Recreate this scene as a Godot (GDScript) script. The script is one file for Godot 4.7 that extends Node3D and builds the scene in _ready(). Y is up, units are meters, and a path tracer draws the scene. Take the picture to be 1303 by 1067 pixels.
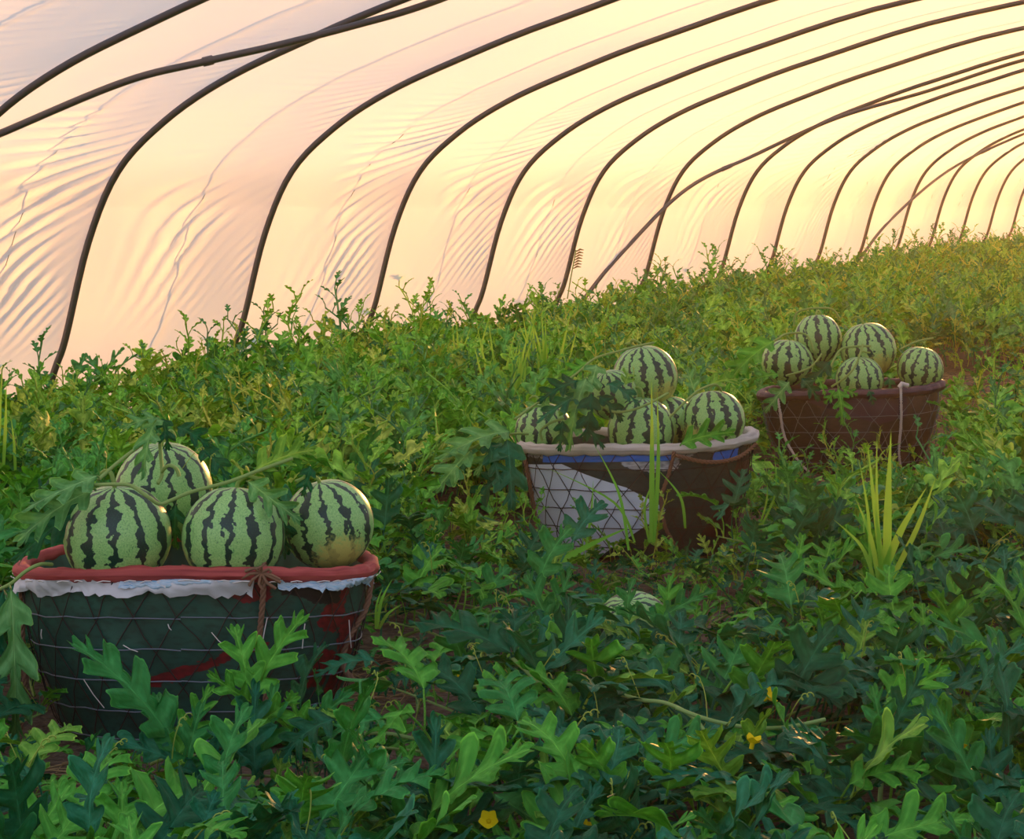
extends Node3D
# A plastic-covered growing tunnel at sunset: three baskets of watermelons in a field of watermelon vines.

var rng := RandomNumberGenerator.new()
var noise := FastNoiseLite.new()
var used := {}
var M := {}

# The tunnel: its axis runs away to the right, hoops stand every HOOP metres along it.
const AX := Vector3(0.43386, 0, -0.90098)
const LAT := Vector3(0.90098, 0, 0.43386)
const FOOT := Vector3(-2.08, 0, -9.3)
const HOOP := 1.44
const HALF := 4.4
var prof := PackedVector2Array()      # (distance in from the wall foot, height), foot to ridge, smooth
var prof_len := PackedFloat32Array()

class MB:
	var v := PackedVector3Array()
	var n := PackedVector3Array()
	var uv := PackedVector2Array()
	var c := PackedColorArray()
	var idx := PackedInt32Array()
	func vert(p: Vector3, nn: Vector3, uu := Vector2.ZERO, cc := Color.WHITE) -> int:
		v.append(p); n.append(nn); uv.append(uu); c.append(cc)
		return v.size() - 1
	func tri(a: int, b: int, d: int) -> void:
		var g := (v[b] - v[a]).cross(v[d] - v[a])
		if g.dot(n[a] + n[b] + n[d]) > 0.0:
			idx.append(a); idx.append(d); idx.append(b)
		else:
			idx.append(a); idx.append(b); idx.append(d)
	func quad(a: int, b: int, d: int, e: int) -> void:
		tri(a, b, d); tri(a, d, e)
	# rows of points; wrap joins the last column to the first; flip turns the normals over
	func grid(rows: Array, wrap := false, flip := false, cols: Array = [], uvs: Array = []) -> void:
		var first := v.size()
		var nr := rows.size()
		var nc: int = rows[0].size()
		for i in nr:
			var r: PackedVector3Array = rows[i]
			var up: PackedVector3Array = rows[maxi(i - 1, 0)]
			var dn: PackedVector3Array = rows[mini(i + 1, nr - 1)]
			for j in nc:
				var l := (j - 1 + nc) % nc if wrap else maxi(j - 1, 0)
				var k := (j + 1) % nc if wrap else mini(j + 1, nc - 1)
				var g := (dn[j] - up[j]).cross(r[k] - r[l])
				if g.length_squared() < 1e-16:
					g = (dn[(j + 1) % nc] - up[(j + 1) % nc]).cross(r[k] - r[l])
				if g.length_squared() < 1e-16:
					g = Vector3.UP
				g = g.normalized()
				vert(r[j], -g if flip else g, uvs[i][j] if uvs.size() else Vector2(float(j) / (nc - 1), float(i) / (nr - 1)), cols[i][j] if cols.size() else Color.WHITE)
		for i in nr - 1:
			for j in (nc if wrap else nc - 1):
				var k := (j + 1) % nc
				quad(first + i * nc + j, first + i * nc + k, first + (i + 1) * nc + k, first + (i + 1) * nc + j)
	func tube(pts: PackedVector3Array, rad, sides := 6, col := Color.WHITE, caps := true) -> void:
		var first := v.size()
		var np := pts.size()
		var side := Vector3.ZERO
		for i in np:
			var t := (pts[mini(i + 1, np - 1)] - pts[maxi(i - 1, 0)]).normalized()
			if side == Vector3.ZERO:
				side = t.cross(Vector3.UP if absf(t.y) < 0.9 else Vector3.RIGHT).normalized()
			else:
				side = (side - t * side.dot(t)).normalized()
			var up := side.cross(t)
			var r: float = rad if (rad is float) else rad[i]
			for j in sides:
				var a := TAU * j / sides
				var o := side * cos(a) + up * sin(a)
				vert(pts[i] + o * r, o, Vector2(float(j) / sides, float(i)), col)
		for i in np - 1:
			for j in sides:
				var k := (j + 1) % sides
				quad(first + i * sides + j, first + i * sides + k, first + (i + 1) * sides + k, first + (i + 1) * sides + j)
		if caps:
			for e in [0, np - 1]:
				var d := (pts[0] - pts[1] if e == 0 else pts[np - 1] - pts[np - 2]).normalized()
				var m := vert(pts[e], d, Vector2.ZERO, col)
				for j in sides:
					tri(m, first + e * sides + j, first + e * sides + (j + 1) % sides)
	func add(o: MB, t: Transform3D) -> void:
		var first := v.size()
		var b := t.basis.orthonormalized()
		for i in o.v.size():
			vert(t * o.v[i], b * o.n[i], o.uv[i], o.c[i])
		for i in o.idx:
			idx.append(first + i)
	func mesh() -> ArrayMesh:
		var a := []
		a.resize(Mesh.ARRAY_MAX)
		a[Mesh.ARRAY_VERTEX] = v; a[Mesh.ARRAY_NORMAL] = n; a[Mesh.ARRAY_TEX_UV] = uv; a[Mesh.ARRAY_COLOR] = c; a[Mesh.ARRAY_INDEX] = idx
		var m := ArrayMesh.new()
		m.add_surface_from_arrays(Mesh.PRIMITIVE_TRIANGLES, a)
		return m

# ---------------------------------------------------------------- helpers
func numbered(called: String) -> String:
	used[called] = used.get(called, -1) + 1
	return called if used[called] == 0 else "%s_%03d" % [called, used[called]]

func tag(o: Node, label: String, category: String, group := "", kind := "") -> void:
	if label: o.set_meta("label", label)
	if category: o.set_meta("category", category)
	if group: o.set_meta("group", group)
	if kind: o.set_meta("kind", kind)

func thing(called: String, label: String, category: String, at := Vector3.ZERO, group := "") -> Node3D:
	var o := Node3D.new()
	o.name = numbered(called)
	add_child(o)
	o.position = at
	tag(o, label, category, group)
	return o

func part(called: String, mesh: Mesh, mat: Material, parent: Node3D, at := Vector3.ZERO) -> MeshInstance3D:
	var o := MeshInstance3D.new()
	o.name = called
	o.mesh = mesh
	o.material_override = mat
	parent.add_child(o, true)
	o.position = at
	return o

func single(called: String, mesh: Mesh, mat: Material, label: String, category: String, at := Vector3.ZERO, group := "") -> MeshInstance3D:
	var o := part(numbered(called), mesh, mat, self, at)
	tag(o, label, category, group)
	return o

func mat(col: Color, rough := 0.6, metal := 0.0) -> StandardMaterial3D:
	var m := StandardMaterial3D.new()
	m.albedo_color = col
	m.roughness = rough
	m.metallic = metal
	return m

func rgb(r: float, g: float, b: float) -> Color:
	return Color(r / 255.0, g / 255.0, b / 255.0)

func curve(p: PackedVector3Array, per := 6) -> PackedVector3Array:
	var out := PackedVector3Array()
	for i in p.size() - 1:
		var a := p[maxi(i - 1, 0)]
		var d := p[mini(i + 2, p.size() - 1)]
		for k in per:
			out.append(p[i].cubic_interpolate(p[i + 1], a, d, float(k) / per))
	out.append(p[p.size() - 1])
	return out

# where the sight line through the photograph's (u, v) is at that depth: used to read places off the photograph
func spot(u: float, v: float, depth: float) -> Vector3:
	return Vector3((u - 651.5) / 2600.0 * depth, 1.2 - (v - 218.0) / 2600.0 * depth, -depth)

func noise_tex(freq: float, ramp: Array, seed_: int, size := 512) -> NoiseTexture2D:
	var t := NoiseTexture2D.new()
	t.width = size; t.height = size; t.seamless = true
	var nz := FastNoiseLite.new()
	nz.seed = seed_; nz.frequency = freq; nz.fractal_octaves = 4
	t.noise = nz
	var g := Gradient.new()
	g.offsets = PackedFloat32Array(); g.colors = PackedColorArray()
	for i in ramp.size():
		g.add_point(float(i) / (ramp.size() - 1), ramp[i])
	t.color_ramp = g
	return t

# ---------------------------------------------------------------- set-up
func _ready() -> void:
	rng.seed = 7
	noise.seed = 3
	noise.frequency = 1.0
	noise.fractal_octaves = 3
	set_camera_and_light()
	make_materials()
	make_profile()
	build_floor()
	build_tunnel()
	build_baskets()
	make_leaf_meshes()
	build_heroes()
	build_field()
	build_stuff()
	build_grass()

func set_camera_and_light() -> void:
	var cam := Camera3D.new()
	cam.name = "camera"
	cam.projection = Camera3D.PROJECTION_FRUSTUM
	cam.near = 0.1
	cam.far = 300.0
	cam.size = 0.1 * 1067.0 / 2600.0
	cam.frustum_offset = Vector2(0, -0.1 * 315.5 / 2600.0)
	cam.position = Vector3(0, 1.2, 0)
	add_child(cam)
	cam.current = true

	var env := Environment.new()
	env.tonemap_mode = Environment.TONE_MAPPER_LINEAR
	env.tonemap_exposure = 0.41
	env.background_mode = Environment.BG_SKY
	var sky := Sky.new()
	var sm := ProceduralSkyMaterial.new()
	sm.sky_top_color = Color(0.76, 0.85, 1.0)
	sm.sky_horizon_color = Color(1.0, 0.84, 0.67)
	sm.sky_curve = 0.16
	sm.sky_energy_multiplier = 1.6
	sm.ground_bottom_color = Color(0.30, 0.28, 0.22)
	sm.ground_horizon_color = Color(0.55, 0.47, 0.36)
	sm.sun_angle_max = 45.0
	sm.sun_curve = 0.22
	sky.sky_material = sm
	env.sky = sky
	env.volumetric_fog_enabled = true
	env.volumetric_fog_density = 0.0014
	env.volumetric_fog_albedo = Color(1.0, 0.93, 0.82)
	env.volumetric_fog_anisotropy = 0.75
	env.sdfgi_enabled = true
	env.ssao_enabled = true
	env.ssil_enabled = true
	var we := WorldEnvironment.new()
	we.name = "environment"
	we.environment = env
	add_child(we)

	var sun := DirectionalLight3D.new()
	sun.name = "sun"
	sun.light_color = Color(1.0, 0.71, 0.38)
	sun.light_energy = 20.0
	sun.light_angular_distance = 2.5
	sun.shadow_enabled = true
	add_child(sun)
	sun.look_at_from_position(Vector3(0.2464, 0.0662, -1.0) * 10.0, Vector3.ZERO)

func make_materials() -> void:
	# tunnel film
	var f := mat(Color(1.0, 0.975, 0.94, 0.82), 0.45)
	f.transparency = BaseMaterial3D.TRANSPARENCY_ALPHA
	f.cull_mode = BaseMaterial3D.CULL_DISABLED
	f.backlight_enabled = true
	f.backlight = Color(0.9, 0.9, 0.9)
	M.film = f
	M.steel = mat(rgb(92, 90, 92), 0.42, 0.55)
	M.tie = mat(rgb(190, 185, 175), 0.8)
	# leaves, in several greens
	M.leaves = []
	for c in [[58, 138, 72], [42, 116, 86], [88, 164, 62], [32, 96, 66], [118, 184, 66], [104, 162, 98]]:
		M.leaves.append(leaf_mat(whole(rgb(c[0], c[1], c[2]))))
	M.leaf_many = leaf_mat(Color.WHITE)
	var mottle := noise_tex(0.012, [Color(0.72, 0.74, 0.74), Color(1, 1, 1), Color(0.82, 0.86, 0.8), Color(0.95, 0.97, 0.95)], 21, 256)
	var puckers := noise_tex(0.03, [Color.BLACK, Color.WHITE], 22, 256)
	for m in M.leaves + [M.leaf_many]:
		m.albedo_texture = mottle
		m.heightmap_enabled = true
		m.heightmap_texture = puckers
		m.heightmap_scale = 0.25
	M.stem = leaf_mat(rgb(150, 182, 106))
	M.stem.roughness = 0.6
	M.tendril = leaf_mat(rgb(178, 200, 92))
	M.flower = leaf_mat(rgb(245, 214, 30))
	M.grass = leaf_mat(rgb(104, 186, 56))
	M.grass.vertex_color_use_as_albedo = false
	M.dry = mat(rgb(176, 150, 104), 0.9)
	M.dry.vertex_color_use_as_albedo = true
	M.wire = mat(rgb(120, 132, 146), 0.45, 0.6)
	M.wire_dark = mat(rgb(58, 50, 48), 0.6, 0.4)
	M.rope = mat(rgb(128, 96, 74), 0.9)
	M.cord = mat(rgb(205, 196, 190), 0.8)
	M.thread = mat(rgb(226, 220, 216), 0.8)

# the leaf meshes carry how much darker the blade is than its pale veins; this is the vein colour for a blade of colour c
const BLADE := Color(0.25, 0.42, 0.28)
func whole(c: Color) -> Color:
	var l := c.srgb_to_linear()
	return Color(minf(1.0, l.r * 0.98 / BLADE.r), minf(1.0, l.g * 1.08 / BLADE.g), minf(1.0, l.b * 1.0 / BLADE.b)).linear_to_srgb()

func leaf_mat(c: Color) -> StandardMaterial3D:
	var m := mat(c, 0.5)
	m.metallic_specular = 0.22
	m.cull_mode = BaseMaterial3D.CULL_DISABLED
	m.vertex_color_use_as_albedo = true
	m.backlight_enabled = true
	m.backlight = Color(0.54, 0.62, 0.28)
	return m

func make_profile() -> void:
	var key := [[-0.12, 0.0], [0.0, 0.3], [0.06, 0.445], [0.187, 0.88], [0.35, 1.2], [0.6, 1.42], [0.9, 1.59], [1.28, 1.74], [1.85, 1.93], [2.86, 2.2], [HALF, 2.4]]
	for i in key.size() - 1:
		var p := Vector2(key[i][0], key[i][1])
		var q := Vector2(key[i + 1][0], key[i + 1][1])
		var a := Vector2(key[maxi(i - 1, 0)][0], key[maxi(i - 1, 0)][1])
		var b := Vector2(key[i + 2][0], key[i + 2][1]) if i + 2 < key.size() else Vector2(6.0, 2.2)
		for k in 10:
			prof.append(p.cubic_interpolate(q, a, b, k / 10.0))
	prof.append(Vector2(HALF, 2.4))
	var l := 0.0
	prof_len.append(0.0)
	for i in range(1, prof.size()):
		l += prof[i].distance_to(prof[i - 1])
		prof_len.append(l)

func prof_at(l: float) -> Vector2:
	var i := clampi(prof_len.bsearch(l), 1, prof.size() - 1)
	var t := (l - prof_len[i - 1]) / (prof_len[i] - prof_len[i - 1])
	return prof[i - 1].lerp(prof[i], t)

func height_at(s: float) -> float:
	for i in range(1, prof.size()):
		if prof[i].x >= s:
			return lerpf(prof[i - 1].y, prof[i].y, (s - prof[i - 1].x) / (prof[i].x - prof[i - 1].x))
	return 2.4

func tunnel(k: float, s: float, h: float) -> Vector3:
	return FOOT + AX * (HOOP * k) + LAT * s + Vector3(0, h, 0)

# ---------------------------------------------------------------- setting
func build_floor() -> void:
	var b := MB.new()
	var rows := []
	var xs := PackedFloat32Array()
	for i in 121: xs.append(-60.0 + i)
	var fine := PackedFloat32Array()
	var x := -60.0
	while x < 60.0:
		fine.append(x)
		x += 0.06 if absf(x - 0.4) < 2.6 else 0.4 if absf(x) < 8.0 else 4.0
	var zs := PackedFloat32Array()
	var z := -70.0
	while z < 30.0:
		zs.append(z)
		z += 0.06 if z > -9.5 and z < -2.2 else 0.4 if z > -30.0 and z < 2.0 else 4.0
	for zz in zs:
		var r := PackedVector3Array()
		for xx in fine:
			r.append(Vector3(xx, -0.012 + 0.012 * noise.get_noise_2d(xx * 3.0, zz * 3.0) + 0.006 * noise.get_noise_2d(xx * 17.0, zz * 17.0), zz))
		rows.append(r)
	b.grid(rows)
	for i in b.n.size():
		if b.n[i].y < 0.0: b.n[i] = -b.n[i]
	var m := mat(Color.WHITE, 0.95)
	m.albedo_texture = noise_tex(0.02, [rgb(70, 58, 48), rgb(112, 96, 80), rgb(88, 74, 60), rgb(140, 122, 100)], 11)
	m.uv1_triplanar = true
	m.uv1_world_triplanar = true
	m.uv1_scale = Vector3(0.9, 0.9, 0.9)
	m.heightmap_enabled = true
	m.heightmap_texture = noise_tex(0.06, [Color.BLACK, Color.WHITE], 12)
	m.heightmap_scale = 2.5
	var o := part("floor", b.mesh(), m, self)
	tag(o, "bare brown soil of the tunnel between the vines", "soil", "", "structure")

func film_point(k: int, k0: float, k1: float, f: float, l: float) -> Vector3:
	var p := prof_at(l)
	var q := prof_at(l + 0.02) - prof_at(maxf(l - 0.02, 0.0))
	var out := Vector2(-q.y, q.x).normalized()           # away from the tunnel
	if out.x > 0.0 and l < 1.0: out = -out
	if out.y < 0.0: out = -out
	var gap := (k1 - k0) * HOOP
	# the tie-down rope pulls the sheet in between two hoops
	var dip := 0.036 * gap * (1.0 - pow(absf(2.0 * f - 1.0), 1.5)) * smoothstep(0.15, 0.7, l)
	var w := 0.0
	# tension folds run from the shoulder of the farther hoop back down across the sheet
	var str_ := smoothstep(0.05, 0.5, f) * (1.0 - 0.75 * smoothstep(0.93, 1.0, f)) * smoothstep(0.35, 0.8, l) * (1.0 - 0.8 * smoothstep(1.5, 2.2, l)) * (1.0 - smoothstep(2.2, 3.0, l))
	var fade := noise.get_noise_2d(k * 7.3 + f * 1.1, l * 1.3)
	var amount := 1.15 + 0.5 * noise.get_noise_1d(k * 13.7)
	if str_ > 0.01:
		var slope := 0.22 + 0.75 * (1.0 - smoothstep(0.3, 1.5, l))
		var ph := (l + slope * (1.0 - f) * gap * 0.8) / 0.075
		w = str_ * amount * (0.0062 * sin(TAU * ph + 3.0 * noise.get_noise_1d(l * 2.0 + k * 5.0)) + 0.0026 * sin(TAU * ph * 1.93 + k)) * clampf(0.65 + 1.9 * fade, 0.1, 1.25)
	w += 0.004 * noise.get_noise_3d(f * 2.0 + k * 3.1, l * 1.4, 4.0)
	var d := 0.017 - dip + w * (1.0 if f > 0.0 and f < 1.0 else 0.0)
	p += out * d
	return tunnel(lerpf(k0, k1, f), p.x, p.y)

func mirror(p: Vector3) -> Vector3:
	var s := (p - FOOT).dot(LAT)
	return p + LAT * (2.0 * (HALF - s))

func build_tunnel() -> void:
	var ks := [-4.0, -3.0, -1.85, -0.78, 0.0, 1.02, 1.98, 2.95, 3.84, 4.9, 6.1, 7.0, 8.0, 9.0, 10.0, 11.0, 12.0, 13.0, 14.0, 15.0, 16.0, 17.0, 18.0, 19.0, 20.0, 21.0, 22.0, 23.0, 24.0]
	var total := prof_len[prof_len.size() - 1]
	var wl := Node3D.new()
	wl.name = "wall_left"
	add_child(wl)
	tag(wl, "translucent plastic film stretched over the hoops of the tunnel", "film wall", "", "structure")
	var wr := Node3D.new()
	wr.name = "wall_right"
	add_child(wr)
	tag(wr, "plastic film over the other side of the tunnel, out of the picture", "film wall", "", "structure")
	for i in ks.size() - 1:
		var near: bool = ks[i] > -2.5 and ks[i] < 7.5
		var nf := 44 if near else 14
		var nl := 250 if near else 90
		var rows := []
		var far_rows := []
		for a in nl + 1:
			var t := float(a) / nl
			var l := total * (t if not near else (t * 0.55 / 0.72 if t < 0.72 else 0.55 + (t - 0.72) / 0.28 * 0.45))
			var r := PackedVector3Array()
			for b in nf + 1:
				r.append(film_point(i, ks[i], ks[i + 1], float(b) / nf, l))
			rows.append(r)
		for a in range(0, nl + 1, 5):
			var r := PackedVector3Array()
			for b in range(0, nf + 1, 2): r.append(mirror(rows[a][b]))
			far_rows.append(r)
		var mb := MB.new()
		mb.grid(rows)
		part("film_panel", mb.mesh(), M.film, wl)
		var mr := MB.new()
		mr.grid(far_rows)
		part("film_panel", mr.mesh(), M.film, wr)
	# hoops
	var order := ["leftmost", "second", "third", "fourth", "fifth", "sixth", "seventh", "eighth", "ninth", "tenth", "eleventh", "twelfth"]
	for i in ks.size():
		var pts := PackedVector3Array()
		for a in range(0, prof.size(), 2): pts.append(tunnel(ks[i], prof[a].x, prof[a].y))
		pts.append(tunnel(ks[i], HALF, 2.4))
		var n := pts.size()
		for a in range(n - 2, -1, -1): pts.append(mirror(pts[a]))
		var mb := MB.new()
		mb.tube(pts, 0.0165, 10)
		var o := single("tunnel_hoop", mb.mesh(), M.steel, "", "hoop", Vector3.ZERO, "steel hoops of the tunnel")
		var at := i - 3
		if at >= 0 and at < 12:
			o.set_meta("label", "dark steel hoop against the film, %s" % [order[at] + (" hoop in the picture" if at == 0 else " hoop from the left")])
		elif at >= 12:
			o.set_meta("label", "far steel hoop close to its neighbours at the right end of the tunnel")
		else:
			o.set_meta("label", "steel hoop overhead, nearer than the leftmost hoop in view")
	# slanting wind braces under the film, in (hoops along, metres in) from their feet up
	var braces := [
		[[[-1.9, -0.12], [-1.6, 0.08], [-1.15, 0.3], [-0.74, 0.57], [-0.53, 0.92], [-0.36, 1.13], [-0.19, 1.35], [-0.05, 1.6], [0.02, 1.84], [0.04, 2.3], [0.04, 3.0]], "slanting steel brace meeting the second hoop at upper left, joined by a sleeve"],
		[[[3.9, -0.12], [4.1, 0.02], [4.43, 0.12], [5.02, 0.29], [5.65, 0.55], [5.91, 1.09], [6.2, 1.73], [6.16, 2.46], [6.15, 3.2]], "slanting steel brace crossing the hoops near the middle of the film wall"],
		[[[8.7, -0.12], [8.95, 0.02], [9.47, 0.14], [10.49, 0.39], [11.0, 0.97], [11.05, 1.7], [11.05, 2.6]], "far slanting steel brace crossing the hoops at the right"]]
	for bd in braces:
		var pts := PackedVector3Array()
		for q in bd[0]:
			pts.append(tunnel(q[0], q[1], height_at(q[1])) + LAT * 0.03 - Vector3(0, 0.04, 0))
		var mb := MB.new()
		mb.tube(curve(pts, 8), 0.0155, 8)
		var t := thing("wind_brace", bd[1], "brace")
		part("pipe", mb.mesh(), M.steel, t)
		var c := curve(pts, 8)
		var at := 40 if pts.size() == 11 else 28
		var sl := MB.new()
		sl.tube(PackedVector3Array([c[at], c[at + 1]]), 0.02, 8)
		part("sleeve", sl.mesh(), M.steel, t)
	# tie-down ropes outside, midway between hoops
	for i in range(1, ks.size() - 4):
		var pts := PackedVector3Array()
		for a in range(1, 60):
			var l := total * a / 60.0
			pts.append(film_point(i, ks[i], ks[i + 1], 0.5, l) + (Vector3(0, 0.006, 0) - LAT * 0.006))
		var mb := MB.new()
		mb.tube(pts, 0.0022, 5)
		part("tie_down_rope", mb.mesh(), M.tie, wl)

# ---------------------------------------------------------------- baskets
# a flattened round: angle 0 is the side towards the camera, growing to the right
func round_at(a: float, rx: float, rz: float) -> Vector3:
	var s := sin(a)
	var c := cos(a)
	return Vector3(rx * signf(s) * pow(absf(s), 0.92), 0, rz * signf(c) * pow(absf(c), 0.92))

class Basket:
	var at: Vector3
	var top: Vector2
	var bottom: Vector2
	var front := 0.0
	var left := 0.0
	var right := 0.0
	func rim_height(a: float) -> float:
		var s := sin(a)
		return lerpf(front, right if s > 0.0 else left, s * s)

func on_basket(k: Basket, a: float, t: float, out := 0.0) -> Vector3:      # t 0 at the bottom, 1 at the rim
	var e := pow(t, 0.85)
	var bulge := 0.012 * sin(PI * t)
	var p := round_at(a, lerpf(k.bottom.x, k.top.x, e) + bulge + out, lerpf(k.bottom.y, k.top.y, e) + bulge + out)
	p += Vector3(p.x, 0, p.z).normalized() * (0.006 * noise.get_noise_3d(p.x * 6.0, t * 3.0, p.z * 6.0 + k.at.x))
	p.y = k.rim_height(a) * t
	return p

func patch_tex(base: Color, alt: Color, spots: Array, seed_: int) -> ImageTexture:
	var im := Image.create(768, 256, false, Image.FORMAT_RGB8)
	var nz := FastNoiseLite.new()
	nz.seed = seed_
	for y in 256:
		for x in 768:
			var u := x / 768.0
			var v := y / 256.0
			var n1 := nz.get_noise_2d(x * 1.3, y * 1.3)
			var n2 := nz.get_noise_2d(x * 9.0, y * 9.0)
			var c := base.lerp(alt, clampf(0.35 + n1 * 0.9, 0.0, 1.0))
			c = c.lerp(base.darkened(0.35), clampf(n2 * 0.9, 0.0, 0.5))
			for s in spots:          # [u0, v0, u1, v1, half-width, colour]: a torn band of another sheet or paint
				var p := Vector2(u * 3.0, v)
				var a := Vector2(s[0] * 3.0, s[1])
				var b := Vector2(s[2] * 3.0, s[3])
				var d := p.distance_to(Geometry2D.get_closest_point_to_segment(p, a, b)) + 0.03 * n1 + 0.02 * n2
				if d < s[4]:
					c = s[5].lerp(s[5].darkened(0.4), clampf(0.3 + n2, 0.0, 1.0))
			im.set_pixel(x, y, c)
	return ImageTexture.create_from_image(im)

func along(edge: Array, g: float) -> Vector2:
	var x := g * (edge.size() - 1)
	var i := mini(int(x), edge.size() - 2)
	return edge[i].lerp(edge[i + 1], x - i)

func build_basket(k: Basket, label: String, look: Dictionary) -> Node3D:
	var t := thing("melon_basket", label, "basket", k.at)
	var na := 72
	# liner: a sheet with an outside, a turned-in top and a floor
	var rows := []
	var uvs := []
	for i in 15:
		var r := PackedVector3Array()
		var uu := PackedVector2Array()
		var f := i / 14.0
		for j in na + 1:
			r.append(on_basket(k, TAU * j / na + PI, f))
			uu.append(Vector2(float(j) / na, 1.0 - f))
		rows.append(r)
		uvs.append(uu)
	for inner in [[0.99, -0.012], [0.9, -0.02], [0.8, -0.03], [0.62, -0.05], [0.6, -0.15], [0.6, -0.9]]:
		var r := PackedVector3Array()
		var uu := PackedVector2Array()
		for j in na + 1:
			var a := TAU * j / na + PI
			var p := on_basket(k, a, inner[0], maxf(inner[1], -0.16))
			if inner[1] < -0.5: p = Vector3(0, p.y, 0)
			r.append(p)
			uu.append(Vector2(float(j) / na, 0.1))
		rows.append(r)
		uvs.append(uu)
	var b := MB.new()
	b.grid(rows, false, false, [], uvs)
	var base := PackedVector3Array()
	var lm := mat(Color.WHITE, 0.5)
	lm.albedo_texture = look.tex
	lm.cull_mode = BaseMaterial3D.CULL_DISABLED
	part("liner", b.mesh(), lm, t)
	# loose sheets over the liner
	for sh in look.get("sheets", []):
		var sr := []
		var cols: int = 16
		for i in 9:
			var f := i / 8.0
			var r := PackedVector3Array()
			for j in cols + 1:
				var g := float(j) / cols
				var p := along(sh.bottom, g).lerp(along(sh.top, g), f)      # edges as (angle, height) from left to right
				r.append(on_basket(k, p.x, p.y, 0.004 + 0.003 * noise.get_noise_2d(g * 5.0, f * 5.0)))
			sr.append(r)
		var sb := MB.new()
		sb.grid(sr)
		var o := part(sh.name, sb.mesh(), sh.mat, t)
		o.set_meta("label", sh.label)
	# wire netting: level hoops, then slanting wires both ways
	for hgt in look.rings:
		var pts := PackedVector3Array()
		for j in 65:
			pts.append(on_basket(k, TAU * j / 64, hgt + 0.012 * noise.get_noise_2d(j * 0.4, hgt * 30.0), 0.009))
		var w := MB.new()
		w.tube(pts, look.wire_r, 4, Color.WHITE, false)
		part("hoop_wire", w.mesh(), look.wire, t)
	for side in [-1.0, 1.0]:
		for j in look.diagonals:
			var a0: float = TAU * j / look.diagonals
			var pts := PackedVector3Array()
			for i in 10:
				var f := i / 9.0
				pts.append(on_basket(k, a0 + side * 0.62 * f + 0.05 * noise.get_noise_2d(j * 3.0, f * 2.0), f * 0.97, 0.007 + 0.002 * side))
			var w := MB.new()
			w.tube(pts, look.wire_r * 0.9, 4, Color.WHITE, false)
			part("slant_wire", w.mesh(), look.wire_dark, t)
	# the padded rim, wound with cloth
	var rows2 := []
	var nr := 96
	for j in nr + 1:
		var a := TAU * j / nr
		var ctr := on_basket(k, a, 1.0, 0.002)
		var outw := Vector3(ctr.x, 0, ctr.z).normalized()
		var r := PackedVector3Array()
		for i in 11:
			var g := TAU * i / 10
			var rr: float = look.rim_r * (1.0 + 0.14 * sin(j * 1.7 + i * 0.6 + 2.0 * noise.get_noise_1d(j * 0.7)) + 0.2 * noise.get_noise_2d(j * 0.55, i * 0.7 if i < 10 else 0.0))
			r.append(ctr + (outw * cos(g) + Vector3.UP * sin(g) * 0.95) * rr)
		rows2.append(r)
	var rb := MB.new()
	rb.grid(rows2)
	fix_out(rb, rows2)
	var rim := part("rim", rb.mesh(), look.rim_mat, t)
	rim.set_meta("label", look.rim_label)
	# stitches
	if look.get("stitches", 0) > 0:
		for j in look.stitches:
			var a: float = TAU * (j + rng.randf_range(-0.3, 0.3)) / look.stitches
			var p := on_basket(k, a, 1.0, look.rim_r + 0.004) + Vector3(0, -0.012 + rng.randf_range(-0.003, 0.003), 0)
			var q := on_basket(k, a + rng.randf_range(0.05, 0.1), 1.0, look.rim_r + 0.004) + Vector3(0, -0.011, 0)
			var st := MB.new()
			st.tube(PackedVector3Array([p, (p + q) * 0.5 + (p + q).normalized() * 0.003, q]), 0.0012, 4)
			part("stitch", st.mesh(), M.thread, rim)
	# ragged cloth under the rim
	for cl in look.get("cloths", []):
		var cr := []
		var nn := 60
		for i in 6:
			var f := i / 5.0
			var r := PackedVector3Array()
			for j in nn + 1:
				var a: float = lerpf(cl.a0, cl.a1, float(j) / nn)
				var drop: float = cl.drop * (0.75 + 0.45 * noise.get_noise_1d(a * 4.0 + cl.drop * 40.0) + 0.22 * noise.get_noise_1d(a * 30.0))
				var p := on_basket(k, a, 1.0, 0.014 + 0.007 * sin(f * 3.0 + a * 6.0) + 0.006 * noise.get_noise_2d(a * 14.0, f * 2.0))
				p.y -= 0.008 + drop * f
				r.append(p)
			cr.append(r)
		var cb := MB.new()
		cb.grid(cr)
		var o := part("cloth_strip", cb.mesh(), cl.mat, t)
		o.set_meta("label", cl.label)
	return t

# turns a tube-like grid's normals away from its row centres
func fix_out(b: MB, rows: Array) -> void:
	var i := 0
	var flips := 0
	for r in rows:
		var c := Vector3.ZERO
		for p in r: c += p
		c /= r.size()
		for p in r:
			if b.n[i].dot(p - c) < 0.0:
				b.n[i] = -b.n[i]
				flips += 1
			i += 1
	if flips > b.n.size() / 2:
		var j := 0
		while j < b.idx.size():
			var q := b.idx[j]
			b.idx[j] = b.idx[j + 1]
			b.idx[j + 1] = q
			j += 3

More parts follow.
